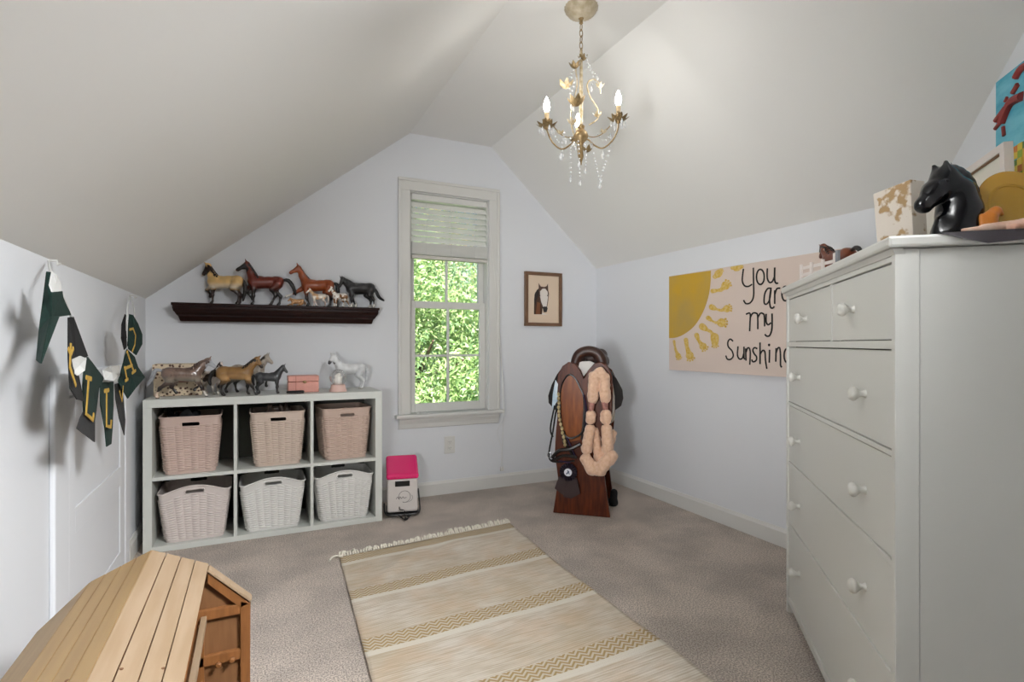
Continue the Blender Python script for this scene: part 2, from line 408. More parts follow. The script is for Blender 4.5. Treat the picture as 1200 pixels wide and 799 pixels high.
# ------------------------------------------------------------------ outside: ground and sunlit trees
struct(MB().box((-30, 4.5, -3.2), (40, 60, -3.0)), 'ground', mat('lawn', '5c7a35', .9, color2='45602a', vscale=3))
LEAF = attr_mat('tree_leaves', rough=.5, translucent=.45)
BARK = mat('tree_bark', '5a4638', .9, bump=1, bscale=20)
def tree(name, x, y, cz, r, rz_, n, pal, label, seed):
    rg = np.random.default_rng(seed)
    t = empty(name, (x, y, -3.0), 0, label, 'tree', 'trees beyond the window')
    mb = MB(); mb.tube([(0, 0, -.05), (.1, 0, 1.8), (0, .1, cz+3), (.1, 0, cz+3+rz_*.6)], [.2, .16, .1, .03], 8)
    for i in range(7):
        a = rg.uniform(0, 6.28); z = rg.uniform(2.2, cz+3.2)
        mb.tube([(0, 0, z), (math.cos(a)*r*.4, math.sin(a)*r*.4, z+.5), (math.cos(a)*r*.8, math.sin(a)*r*.8, z+.9)], [.06, .04, .015], 6)
    mb.build('trunk', BARK, t, smooth=True)
    nc = 60
    cen = rg.normal(size=(nc, 3)); cen /= np.linalg.norm(cen, axis=1)[:, None]; cen *= rg.uniform(.35, .95, nc)[:, None]**.6
    cen = cen*[r, r, rz_]+[0, 0, cz+3]
    c = cen[rg.integers(0, nc, n)]+rg.normal(size=(n, 3))*r*.17
    d1 = rg.normal(size=(n, 3)); d1 /= np.linalg.norm(d1, axis=1)[:, None]
    d2 = np.cross(d1, rg.normal(size=(n, 3))); d2 /= np.linalg.norm(d2, axis=1)[:, None]
    L = rg.uniform(.025, .06, n)[:, None]
    V = np.stack([c-d1*L, c+d2*L*.38, c+d1*L, c-d2*L*.38], 1).reshape(-1, 3)
    me = bpy.data.meshes.new('foliage'); me.vertices.add(len(V)); me.vertices.foreach_set('co', V.ravel())
    Q = np.arange(len(V), dtype=np.int32); me.loops.add(len(V)); me.loops.foreach_set('vertex_index', Q)
    me.polygons.add(n); me.polygons.foreach_set('loop_start', np.arange(0, len(V), 4, dtype=np.int32)); me.update(calc_edges=True)
    pal = np.array([lin(q)[:3] for q in pal]); cc = pal[rg.integers(0, len(pal), n)]*rg.uniform(.8, 1.2, (n, 1))
    a = me.color_attributes.new('Col', 'FLOAT_COLOR', 'POINT')
    a.data.foreach_set('color', np.concatenate([np.repeat(cc, 4, 0), np.ones((len(V), 1))], 1).ravel()); me.materials.append(LEAF)
    link('foliage', me, t, kind='stuff')
G1 = ['a9c783', 'bcd395', '8fb070', 'd6e2b8', '96b98a']; G2 = ['8fb394', 'a8c6ac', '789e72', 'b4ce94', 'd6cdae', 'c9dccb']; G3 = ['9fae55', 'b7a468', '7a9a4c', 'c9a98e']
tree('leafy_tree', 2.1, 7.9, .9, 1.35, 2.0, 60000, G1, 'bright lime-green leafy tree, nearest one outside, behind the left panes', 1)
tree('leafy_tree', 4.5, 10.6, .9, 1.45, 2.1, 60000, G2, 'blue-green leafy tree outside, behind the right panes', 2)
tree('leafy_tree', 4.9, 16.5, 2.0, 2.9, 3.4, 60000, G3, 'yellow and rust tinged tree, farthest one outside the window', 3)
#@@OBJECTS
# ================================================================== WINDOW BLIND
bl = empty('window_blind', (0, 0, 0), 0, 'white horizontal slat blind drawn up over the top of the window', 'blind')
B0, B1 = WX0+.014, WX1-.014
MB().box((B0, DY-.004, WZ1-.056), (B1, DY+.036, WZ1-.014)).build('headrail', TRIM, bl, bev=.004)
SL = mat('blind_slat', 'efefea', .5)
z = WZ1-.075
slat = None; zs = [WZ1-.088-.040*i for i in range(7)]
for z in zs:
    mb = MB(); a = math.radians(-56); hw = .0245
    M = Matrix.Translation((0, DY+.014, z)) @ Matrix.Rotation(-a, 4, 'X')
    mb.box((B0, -hw, -.0015), (B1, hw, .0015), M=M)
    if slat is None: slat = mb.build('slat', SL, bl)
    else: o = slat.copy(); COL.objects.link(o); o.parent = bl; o.location.z = z-zs[0]
for i in range(15):
    zz = zs[-1]-.030-i*.0058
    MB().box((B0, DY-.012, zz), (B1, DY+.036, zz+.0035)).build('slat', SL, bl)
zb = zs[-1]-.030-15*.0058
MB().box((B0, DY-.012, zb-.024), (B1, DY+.036, zb)).build('bottom_rail', mat('blind_rail', 'cfcbc4', .5), bl, bev=.003)
mb = MB()
for x in (B0+.1, (B0+B1)/2, B1-.1):
    mb.tube([(x, DY-.016, WZ1-.055), (x, DY-.016, zb)], .0012, 5); mb.tube([(x, DY+.04, WZ1-.055), (x, DY+.04, zb)], .0012, 5)
mb.build('ladder_cord', TRIM, bl)
cx = WX1+CW+.018
mb = MB(); mb.tube(smooth_path([(B1-.03, DY-.006, WZ1-.05), (B1, DY-.03, WZ1-.1), (cx-.03, DY-.034, 1.2), (cx-.006, DY-.075, .60), (cx-.005, DY-.05, .45), (cx, DY-.02, .17)]), .0013, 5)
mb.tube(smooth_path([(cx-.03, DY-.034, 1.2), (cx-.01, DY-.07, .605), (cx-.04, DY-.03, .42), (cx-.005, DY-.02, .30), (cx-.003, DY-.02, .17)]), .0011, 5)
mb.build('pull_cord', SL, bl)
for dx in (-.007, .007): MB().lathe([(.002, .035), (.006, .025), (.009, .004), (.007, 0)], 10, (cx+dx, DY-.02, .125)).build('cord_tassel', TRIM, bl, smooth=True)
mb = MB(); mb.lathe([(.018, 0), (.02, .004), (.012, .012), (.005, .016)], 12, (1.03, DY-.03, .5895)); mb.tube([(1.02, DY-.045, .593), (1.06, DY-.03, .597), (1.10, DY-.04, .592)], .004, 6)
tag(mb.build('cord_cleat', TRIM, smooth=True), 'small white bit of hardware lying at the left end of the window sill', 'hardware')
# outlet
ou = empty('wall_outlet', (1.27, DY, .351), 0, 'white duplex electrical outlet low on the wall right of the toy bin', 'outlet')
MB().box((-.04, -.006, -.062), (.04, 0, .062)).build('cover_plate', TRIM, ou, bev=.003)
for dz in (-.022, .022):
    o = MB().box((-.017, -.009, dz-.014), (.017, -.006, dz+.014)).build('socket', TRIM, ou, bev=.002)
    MB().box((-.008, -.0095, dz-.004), (-.006, -.009, dz+.006)).box((.006, -.0095, dz-.003), (.008, -.009, dz+.006)).ball((0, -.009, dz-.008), .002).build('slot', BLK, o)
MB().ball((0, -.0065, 0), .003).build('screw', TRIM, ou)
# ================================================================== CUBE SHELF
SA, SB, SF, SK, ST = -.517, .701, 3.294, 3.672, .7918
cs = empty('cube_shelf', (0, 0, 0), 0, 'white six-cube storage shelf against the back wall left of the window', 'shelf')
MB().box((SA, SF, ST-.042), (SB, SK, ST)).build('top_board', SHELFW, cs, bev=.0015)
MB().box((SA, SF, .001), (SA+.040, SK, ST-.042)).build('side_board', SHELFW, cs, bev=.0015)
MB().box((SB-.040, SF, .001), (SB, SK, ST-.042)).build('side_board', SHELFW, cs, bev=.0015)
MB().box((SA+.04, SF+.001, .001), (SB-.04, SK, .030)).build('bottom_board', SHELFW, cs, bev=.001)
XD = [(-.103, -.087), (.291, .307)]
MID = (.371, .389)
for a, b in XD:
    MB().box((a, SF+.002, .030), (b, SK-.01, MID[0])).build('divider', SHELFW, cs)
    MB().box((a, SF+.002, MID[1]), (b, SK-.01, ST-.042)).build('divider', SHELFW, cs)
for a, b in ((SA+.04, XD[0][1]), (XD[0][1], XD[1][0]), (XD[1][0], SB-.04)):
    MB().box((a, SF+.002, MID[0]), (b, SK-.01, MID[1])).build('shelf_board', SHELFW, cs)
MB().box((SA+.04, SK-.01, .03), (SB-.04, SK-.002, ST-.042)).build('back_panel', SHELFB, cs)
# ------------------------------------------------------------------ woven plastic baskets
def basket_mesh(wt, wb, dt, db, h, arch, rows, pitch, slotw, slotz, name):
    rc = .03; nper = 0
    def perim(w_, d_, n):   # rounded rectangle starting mid front, arc-length even
        segs = []; hw, hd = w_/2-rc, d_/2-rc
        pts = []; L = [2*hw, PI/2*rc, 2*hd, PI/2*rc, 2*hw, PI/2*rc, 2*hd, PI/2*rc]; T = sum(L)
        for i in range(n):
            s = T*i/n; k = 0
            while s > L[k]: s -= L[k]; k += 1
            t = s/L[k]
            cxy = [(hw, -hd), (hw, hd), (-hw, hd), (-hw, -hd)]
            if k == 0: p, nn = (-hw+2*hw*t, -hd-rc), (0, -1)
            elif k == 2: p, nn = (hw+rc, -hd+2*hd*t), (1, 0)
            elif k == 4: p, nn = (hw-2*hw*t, hd+rc), (0, 1)
            elif k == 6: p, nn = (-hw-rc, hd-2*hd*t), (-1, 0)
            else:
                a0 = {1: -90, 3: 0, 5: 90, 7: 180}[k]; a = math.radians(a0+90*t); c = cxy[(k-1)//2]
                nn = (math.cos(a), math.sin(a)); p = (c[0]+rc*nn[0], c[1]+rc*nn[1])
            pts.append((p, nn, k, t))
        return pts
    n = int(2*(wt+dt)/pitch)*14; m = rows*6
    T = perim(wt, dt, n); B = perim(wb, db, n)
    V = []; Fq = []
    for j in range(m+1):
        f = j/m
        for i in range(n):
            (pt, nn, k, t), (pb, _, _, _) = T[i], B[i]
            top = h + (arch*(math.sin(PI*t) if k in (0, 4) else 0))
            z = f*top; x = pb[0]+(pt[0]-pb[0])*f; y = pb[1]+(pt[1]-pb[1])*f
            col = i/14; ci = int(col); u = col-ci
            bulge = .0055*abs(math.sin(PI*u)); ph = f*rows+(.5 if ci % 2 else 0)
            rib = .0034*(math.sin(2*PI*ph))*(.15+.85*abs(math.sin(PI*u)))
            e = 1 if .05 < f < .86 else 0
            ds = (bulge*(1 if ci % 2 else .35)+rib)*e
            V.append((x+nn[0]*ds, y+nn[1]*ds, z))
    def hole(i, j):
        (p, nn, k, t) = T[i]; f = j/m
        return k in (0, 4) and abs((t-.5)*(wt-2*rc)) < slotw/2 and abs(f*(h+arch*math.sin(PI*t))-slotz-(arch*math.sin(PI*t)*.6)) < .010
    for j in range(m):
        for i in range(n):
            if hole(i, j) and hole((i+1) % n, j+1): continue
            Fq.append((j*n+i, j*n+(i+1) % n, (j+1)*n+(i+1) % n, (j+1)*n+i))
    ob = len(V)   # inner smooth shell
    for j in (0, 1):
        for i in range(n):
            (pt, nn, k, t), (pb, _, _, _) = T[i], B[i]
            top = h+(arch*(math.sin(PI*t) if k in (0, 4) else 0)); pp = pt if j else pb
            V.append((pp[0]-nn[0]*.004, pp[1]-nn[1]*.004, top if j else .004))
    # inner shell with the same slot: split in bands
    inner_rows = []
    for j in range(m+1):
        r = []
        for i in range(n):
            a, b = V[ob+i], V[ob+n+i]; f = j/m
            V.append(tuple(a[q]+(b[q]-a[q])*f for q in range(3))); r.append(len(V)-1)
        inner_rows.append(r)
    for j in range(0, m):
        for i in range(n):
            if hole(i, j) and hole((i+1) % n, j+1): continue
            Fq.append((inner_rows[j][(i+1) % n], inner_rows[j][i], inner_rows[j+1][i], inner_rows[j+1][(i+1) % n]))
    c0 = len(V); V.append((0, 0, 0)); V.append((0, 0, .004))
    for i in range(n):
        Fq.append((c0, (i+1) % n, i)); Fq.append((c0+1, inner_rows[0][i], inner_rows[0][(i+1) % n]))
    me = bpy.data.meshes.new('woven_body'); me.from_pydata(V, [], Fq); me.polygons.foreach_set('use_smooth', [True]*len(Fq))
    rim = MB(); pts = [(p[0]*1.005, p[1]*1.005, h+(arch*math.sin(PI*t) if k in (0, 4) else 0)) for p, nn, k, t in T[::6]]
    pts += [pts[0], pts[1]]; rim.tube(pts, .0045, 6)
    rings_ = []
    for sgn in (-1, 1):
        ring = MB(); rings_.append(ring)
        q = []; zc = slotz+arch*.6; fz = zc/(h+arch); yy = (db+(dt-db)*fz)/2+.001
        for a in range(25):
            t = 2*PI*a/24; c_, s_ = math.cos(t), math.sin(t)
            q.append(((slotw/2-.010)*(1 if c_ > 0 else -1)*(1 if abs(c_) > .05 else 0)+c_*.012, sgn*(yy), zc+s_*.0135))
        ring.tube(q, .0028, 6)
    return me, rim, rings_
def make_basket(kind, colr, loc, rz, label, group, cache={}):
    m = mat('basket_plastic_'+colr, colr, .5)
    if kind not in cache:
        if kind == 'tall': cache[kind] = basket_mesh(.285, .235, .30, .27, .302, .0, 24, .0375, .085, .263, kind)
        else: cache[kind] = basket_mesh(.338, .268, .30, .25, .262, .034, 22, .040, .088, .245, kind)
    me, rim, ring = cache[kind]
    e = empty('woven_basket', loc, rz, label, 'basket', group)
    mc = me.copy(); mc.materials.append(m); link('woven_body', mc, e)
    rim.build('rim', m, e, smooth=True); [q.build('handle_slot_ring', m, e, smooth=True) for q in ring]
    return e
GB = 'woven plastic baskets in the cube shelf'
make_basket('tall', 'c8b0a5', (-.312, SF+.168, MID[1]+.001), .03, 'pink-beige woven basket in the top left cube, dark things inside', GB)
make_basket('tall', 'ccb9ab', (.120, SF+.168, MID[1]+.001), .0, 'beige woven basket in the top middle cube, dark things poking out', GB)
make_basket('tall', 'c4ac9e', (.492, SF+.182, MID[1]+.001), .06, 'pink-beige woven basket turned slightly in the top right cube', GB)
make_basket('arched', 'd6cbc6', (-.290, SF+.160, .031), .015, 'pale pinkish-white arched-rim woven basket in the bottom left cube', GB)
make_basket('arched', 'dedcd8', (.095, SF+.160, .031), .0, 'white arched-rim woven basket in the bottom middle cube', GB)
make_basket('arched', 'dedcd8', (.484, SF+.160, .031), 0, 'white arched-rim woven basket in the bottom right cube by the toy bin', GB)
rg = random.Random(3)
def lumps(name, c, w_, d_, h_, label, m, cat, n=14, r=.025):
    pr = []
    for i in range(n):
        p = Vector((c[0]+rg.uniform(-w_, w_), c[1]+rg.uniform(-d_, d_), c[2])); q = p+Vector((rg.uniform(-.04, .04), rg.uniform(-.04, .04), rg.uniform(.2, 1)*h_))
        pr.append((p, q, r, r*rg.uniform(.25, .7)))
    pr.append(((c[0]-w_, c[1], c[2]-.02), (c[0]+w_, c[1], c[2]-.02), .05, .05))
    return tag(skin_obj(name, pr, .006, .015, m), label, cat)
lumps('dark_bundle', (-.345, SF+.15, .645), .06, .06, .08, 'black fluffy bundle heaped in the top left basket', BLKC, 'bundle')
lumps('dark_bundle', (.12, SF+.15, .645), .08, .06, .09, 'dark brown and black toys heaped in the top middle basket', mat('dark_toys', '241a16', .5, color2='4b3a2e', vscale=30), 'bundle')
# ================================================================== WALL SHELF
ws = empty('wall_shelf', (0, 0, 0), 0, 'dark mahogany crown-moulded ledge shelf on the back wall carrying model horses', 'shelf')
WY = DY-.115
a_, b_ = at(200, 353.5, 1, WY), at(445, 361, 1, WY); WZT = (a_.z+b_.z)/2; WA, WB = a_.x, b_.x
MB().box((WA, WY, WZT-.016), (WB, DY, WZT)).build('top_board', MAHO, ws, bev=.003)
pf = [(0, .104), (.016, .104), (.030, .098), (.040, .085), (.052, .074), (.060, .060), (.075, .052), (.088, .045), (.088, .0)]
mb = MB(); n_ = len(pf)
rings = []
for d_, p_ in pf:
    ins_ = .104-p_; rings.append([(WA+.006+ins_*.55, DY, WZT-.016-d_), (WA+.006+ins_*.55, DY-p_, WZT-.016-d_), (WB-.006-ins_*.55, DY-p_, WZT-.016-d_), (WB-.006-ins_*.55, DY, WZT-.016-d_)])
vs = [p for r in rings[:-1] for p in r]; fs = []
for i in range(len(rings)-2):
    for k in range(4): fs.append((i*4+k, i*4+(k+1) % 4, (i+1)*4+(k+1) % 4, (i+1)*4+k))
l_ = (len(rings)-2)*4; fs += [(0, 1, 2, 3), (l_+3, l_+2, l_+1, l_)]
mb.add(vs, fs); mb.build('crown_moulding', MAHO, ws)
#@@HORSES
# ================================================================== MODEL HORSES
COAT = attr_mat('glossy_model_horse_paint', rough=.32, coat=.3)
HAIR = {}
def hairm(c):
    return mat('model_hair_'+c, c, .45, var=.3, vscale=60)
def C3(c): return np.array(lin(c)[:3])
def horse(label, loc, hgt, rz, coat, mane, tail=None, legs=None, neck=None, head=None, tailpts=None, mane_r=.05, group=None, stocky=1., name='model_horse', cell=.0165, neckr=1., cat='model horse', feather=None):
    """side-on skeleton, withers at 1.0, nose towards +x; hgt = scale"""
    root = empty(name, loc, rz, label, cat, group)
    S = stocky
    fl_ = [[(.36, .68), (.35, .50), (.36, .29), (.355, .09), (.39, .03)]]*2
    hl_ = [[(-.38, .70), (-.28, .52), (-.47, .31), (-.44, .09), (-.40, .03)]]*2
    L = legs or {}
    lf, rf = L.get('lf', fl_[0]), L.get('rf', fl_[1]); lh, rh = L.get('lh', hl_[0]), L.get('rh', hl_[1])
    nk = neck or [(.36, 0, .80), (.52, 0, 1.02), (.66, 0, 1.24)]
    hd = head or [(.66, 0, 1.26), (.88, 0, 1.03)]
    P = [((.24, 0, .715), (-.10, 0, .74), .205*S, .190*S), ((-.10, 0, .745), (-.34, 0, .79), .188*S, .165*S), ((.24, 0, .86), (.12, 0, .87), .10, .07),
         ((.36, .02, .74), (.36, -.02, .70), .17*S, .15*S), ((-.40, .05, .79), (-.40, -.05, .79), .160*S, .160*S), ((-.30, 0, .87), (-.48, 0, .84), .085, .07)]
    P += [((nk[0]), (nk[1]), .165*neckr, .115*neckr), ((nk[1]), (nk[2]), .115*neckr, .078*neckr)]
    for pts, sy, fr in ((lf, .095, 1), (rf, -.095, 1), (lh, .105, 0), (rh, -.105, 0)):
        r = [.115*S, .072*S, .043, .027, .036] if fr else [.16*S, .095*S, .045, .029, .037]
        q = [(p[0], sy*S+(p[2] if len(p) > 2 else 0), p[1]) for p in pts]
        if fr: q[0] = (q[0][0], sy*.8, q[0][2])
        for i in range(4): P.append((q[i], q[i+1], r[i], r[i+1]))
        P.append((q[4], (q[4][0]+.012, q[4][1], q[4][2]-.012), .037, .042))
        P.append(((q[2][0], q[2][1], q[2][2]), (q[2][0], q[2][1], q[2][2]), .047, .047))
    a, b = Vector(hd[0]), Vector(hd[1]); d = (b-a).normalized(); 
    side = d.cross(Vector((0, 0, 1)));  side = side.normalized() if side.length > 1e-3 else Vector((0, 1, 0)); upv = side.cross(d)
    P += [(a, b+d*.02, .080, .045), (a+d*.06-upv*.06, a+d*.16-upv*.04, .066, .052), (b-d*.02, b+d*.03, .050, .044), (a-d*.0, Vector(nk[2]), .07, .07)]
    for sgn in (-1, 1):
        e0 = a+upv*.055+side*sgn*.042-d*.02; P.append((e0, e0+upv*.115-d*.035+side*sgn*.01, .026, .007))
        P.append((a+d*.09+side*sgn*.056+upv*.02, a+d*.10+side*sgn*.056+upv*.018, .017, .017))
    nz = a, b, d
    def colr(V):
        return coat(V, dict(head=(np.array(a), np.array(b)), d=np.array(d), up=np.array(upv), side=np.array(side)))
    def ground(V): V = V*hgt; V[:, 2] = np.maximum(V[:, 2], 0); return V
    skin_obj('body', P, cell, .045, COAT, root, color=colr, warp=ground)
    # eyes
    mb = MB()
    for sgn in (-1, 1): mb.ball((a+d*.095+side*sgn*.068+upv*.022)*hgt, .011*hgt, n=8)
    mb.build('eyes', BLK, root, smooth=True)
    if mane:
        MP = []
        crest = [a+upv*.05-d*.03, Vector(nk[2])+Vector((-.045, 0, .03)), Vector(nk[1])+Vector((-.085, 0, .07))*neckr, Vector(nk[0])+Vector((-.13, 0, .12))]
        cr = smooth_path(crest, 4)
        for i in range(len(cr)-1):
            MP.append((cr[i], cr[i+1], .024, .024))
        for i in range(0, len(cr), 1):
            tt = i/max(1, len(cr)-1); lat = (.062+.075*tt)*neckr
            for sg in ((-1, 1) if mane_r > .03 else ()):
                mid = cr[i]+Vector((0, sg*lat*.8, -.03)); MP.append((cr[i], mid, .024, .022))
                MP.append((mid, mid+Vector((.012*math.sin(i*2), sg*lat*.35, -mane_r*(1.9+.6*math.sin(i*3.1)))), .022, .010))
        MP.append((a+upv*.06, a+d*.10+upv*.065, .022, .008))
        skin_obj('mane', MP, cell*.8, .02, hairm(mane), root, warp=lambda V: V*hgt)
    tp = tailpts or [(-.54, 0, .84), (-.66, 0, .80), (-.70, 0, .55), (-.66, 0, .28)]
    tp = smooth_path(tp, 3); n_ = len(tp)
    skin_obj('tail', [(tp[i], tp[i+1], .030+.034*math.sin(PI*min(1, i/n_*1.1)), .030+.034*math.sin(PI*min(1, (i+1)/n_*1.1))) for i in range(n_-1)], cell*.9, .02, hairm(tail or mane or '111111'), root, warp=lambda V: V*hgt)
    if feather:
        for pts, sy in ((lf, .095), (rf, -.095), (lh, .105), (rh, -.105)):
            x, z_ = pts[3][0], pts[3][1]; skin_obj('leg_feather', [((x-.01, sy*S, z_+.06), (pts[4][0]-.01, sy*S, pts[4][1]+.012), .032, .058)], cell, .03, hairm(feather), root, warp=ground)
    return root
def solid(base, leg=None, lz=.42, sock=None, muzzle=None, belly=None, dapple=None, face=None, socks=None, blend=.12, patch=None, pscale=4, pth=.55, hoof='1d1714'):
    B = C3(base)
    def f(V, h):
        n = vnoise(V, 9, 1)[:, None]; c = B*(.82+.36*n)
        z = V[:, 2][:, None]; a, b = h['head']; inh = ((V-a)@h['d'])[:, None]; dist = np.linalg.norm(V-(a+b)/2, axis=1)[:, None]
        ishead = (dist < .22) & (z > .55)
        if patch is not None:
            m = (vnoise(V, pscale, 5)[:, None] > pth); c = np.where(m, C3(patch), c)
        if dapple is not None:
            m = np.clip((vnoise(V, 22, 3)[:, None]-.55)*6, 0, 1); c = c*(1-m*.6)+C3(dapple)*m*.6
        if belly is not None:
            m = np.clip((.72-z)/.15, 0, 1)*(z > .5); c = c*(1-m)+C3(belly)*m
        if leg is not None:
            m = np.clip((lz-z)/blend+.5, 0, 1); m = m*(~ishead); c = c*(1-m)+C3(leg)*m
        if face is not None:
            m = ishead*np.clip((inh-.0)/.08, 0, 1); c = c*(1-m)+C3(face)*m
        if muzzle is not None:
            m = ishead*np.clip((inh-.2)/.05, 0, 1); c = c*(1-m)+C3(muzzle)*m
        if sock is not None: c = np.where((z < .17) & (z > -.1), C3(sock), c)
        if socks:   # (x lo, x hi, z top, colour)
            for x0, x1, y0, zt, cc in socks:
                m = (V[:, 0] > x0) & (V[:, 0] < x1) & (V[:, 1]*y0 > 0) & (V[:, 2] < zt); c[m] = C3(cc)
        c = np.where((z < .035), C3(hoof), c)
        return c
    return f
# poses
def F_(*p): return list(p)
FR_UP = [(.38, .68), (.48, .58), (.60, .47), (.50, .33), (.50, .26)]
FR_STR = [(.40, .70), (.55, .58), (.72, .46), (.93, .36), (1.0, .33)]
FR_BACK = [(.34, .68), (.30, .50), (.25, .29), (.14, .11), (.16, .045)]
FR_FWD = [(.38, .68), (.42, .50), (.53, .31), (.62, .11), (.66, .035)]
HI_BACK = [(-.38, .70), (-.34, .52), (-.60, .33), (-.70, .12), (-.67, .04)]
HI_FWD = [(-.36, .70), (-.20, .52), (-.30, .32), (-.20, .11), (-.16, .035)]
PIR = PI
wy = DY-.058
def wsx(u): return at(u, 340, 1, wy).x
GH = 'model horses on the wall ledge'
kk = .205   # metres per withers unit, traditional scale models
# 1 palomino-dun facing left, dark head
horse('cream dun model horse with dark head and legs, leftmost on the wall ledge', (wsx(264), wy-.004, WZT+.001), .176, PIR-.25, solid('e0b878', leg='2a1512', lz=.50, face='2a1714', belly='d8c8b0'), '2a1815', '17100f',
      legs=dict(rf=FR_UP), neck=[(.34, 0, .80), (.46, 0, 1.05), (.52, 0, 1.26)], head=[(.53, 0, 1.29), (.66, .0, 1.02)], tailpts=[(-.52, 0, .84), (-.60, 0, .72), (-.62, 0, .45), (-.56, 0, .12)], mane_r=.05, stocky=1.1, group=GH, neckr=1.1)
horse('glossy bay model horse with black legs stepping left, second from left on the wall ledge', (wsx(311), wy, WZT+.001), .188, PIR+.05, solid('6b2312', leg='140d0c', lz=.56, blend=.25, face='120c0c'), '1a1110', '120c0c',
      legs=dict(rf=[(.38, .68), (.46, .56), (.54, .42), (.42, .26), (.36, .19)], lh=HI_FWD), neck=[(.36, 0, .80), (.44, 0, 1.06), (.52, 0, 1.28)], head=[(.54, 0, 1.31), (.79, 0, 1.12)], tailpts=[(-.52, 0, .84), (-.70, 0, .84), (-.85, 0, .62), (-.92, 0, .38)], mane_r=.035, group=GH)
horse('chestnut bay model horse stretching a white-hoofed foreleg, third on the wall ledge', (wsx(372), wy+.005, WZT+.001), .182, PIR, solid('8f4218', leg='1c1210', lz=.42, blend=.2, socks=[(.8, 1.2, 1, .5, 'e8e2da'), (.8, 1.2, -1, .5, 'e8e2da')]), '22120d', '15100f',
      legs=dict(rf=FR_STR, lf=[(.36, .68), (.38, .50), (.36, .28), (.30, .09), (.33, .03)], lh=HI_BACK), neck=[(.36, 0, .80), (.50, 0, 1.06), (.60, 0, 1.30)], head=[(.62, 0, 1.33), (.85, 0, 1.16)], mane_r=.03, group=GH)
horse('black draught model horse with white feathered feet, rightmost on the wall ledge', (wsx(422), wy, WZT+.001), .170, PIR+.12, solid('1d1c1e', hoof='cfc8bd'), '0e0d0e', '0e0d0e',
      legs=dict(rf=FR_BACK, lh=[(-.38, .70), (-.34, .52), (-.50, .33), (-.52, .12), (-.48, .04)]), neck=[(.36, 0, .80), (.54, .03, .95), (.67, .07, 1.05)], head=[(.69, .08, 1.06), (.82, .16, .80)], mane_r=.07, stocky=1.14, feather='ddd8d0',
      tailpts=[(-.54, 0, .84), (-.64, 0, .66), (-.75, 0, .45), (-.95, 0, .32)], group=GH, neckr=1.15)
horse('small white and cream model foal in front of the chestnut horse on the wall ledge', (wsx(373), wy-.042, WZT+.001), .082, PIR, solid('e8ddd0', leg='d0b9ae', patch='c9a27c', pth=.62), 'dccbb8', 'e0d4ca',
      legs=dict(rf=FR_BACK), group=GH, name='model_foal', cell=.022, mane_r=.03)
horse('small tan pinto model foal with white chest beside the black draught horse', (wsx(397), wy-.042, WZT+.001), .092, PIR+.5, solid('8a6138', sock='ece6df', patch='eee6de', pscale=5, pth=.5, face='efe8df'), '5c4530', 'e4ddd5',
      legs=dict(lh=HI_BACK), group=GH, name='model_foal', cell=.022, feather='e9e3dc', stocky=1.1)
# resting foal: legs folded
horse('tiny tan model foal lying down at the feet of the chestnut horse on the ledge', (wsx(348), wy-.035, WZT-.0245), .070, PIR, solid('b98a5c', sock=None, hoof='b98a5c'), '8a6440', '8a6440',
      legs=dict(lf=[(.36, .60), (.45, .50), (.58, .46), (.46, .42), (.40, .42)], rf=[(.36, .60), (.48, .50), (.62, .46), (.70, .42), (.76, .42)], lh=[(-.38, .62), (-.2, .50), (-.36, .46), (-.22, .42), (-.16, .42)], rh=[(-.38, .62), (-.2, .50), (-.30, .46), (-.1, .42), (0, .42)]),
      neck=[(.34, 0, .74), (.46, 0, .86), (.55, 0, .95)], head=[(.56, 0, .97), (.74, 0, .80)], tailpts=[(-.54, 0, .78), (-.66, 0, .62), (-.64, 0, .48)], group=GH, name='model_foal', cell=.022, mane_r=.02)
# ---- on the cube shelf
def tp_(u, v): p = at(u, v, 2, ST); return p
def onshelf(u, v): p = tp_(u, v); return (p.x, min(max(p.y, SF+.04), SK-.05), ST+.001)
GC = 'model horses on top of the cube shelf'
horse('grey-brown roan model horse trotting right, leftmost on the cube shelf', (-.350, SF+.075, ST+.001), .168, .12, solid('7a6357', leg='1d1614', lz=.46, blend=.3, dapple='5a4a42', face='b9bcc2', socks=[(.45, .9, 1, .2, 'e6ded4'), (.45, .9, -1, .2, 'e6ded4'), (-.9, -.5, 1, .22, 'e2c9b4'), (-.9, -.5, -1, .22, 'e2c9b4')], belly='948a7d'), '4c3528', 'a9abb0',
      legs=dict(rf=FR_FWD, lf=[(.38, .68), (.44, .54), (.50, .38), (.38, .28), (.33, .22)], rh=HI_BACK, lh=[(-.36, .70), (-.22, .52), (-.30, .34), (-.22, .22), (-.17, .16)]), neck=[(.36, 0, .80), (.56, 0, 1.03), (.68, 0, 1.15)], head=[(.72, 0, 1.17), (.88, 0, .98)],
      tailpts=[(-.54, 0, .86), (-.72, 0, .88), (-.80, 0, .66), (-.92, 0, .42)], mane_r=.055, group=GC, stocky=1.08, neckr=1.15)
horse('dark brown and white pinto model horse half hidden right of the roan', (-.232, SF+.245, ST+.001), .135, -.9, solid('e5d8d0', patch='2a1714', pscale=4, pth=.48, leg='d9cfc6', hoof='cfc5b8'), '1d1211', '1d1211', group=GC, stocky=1.1, feather='c9c6bd')
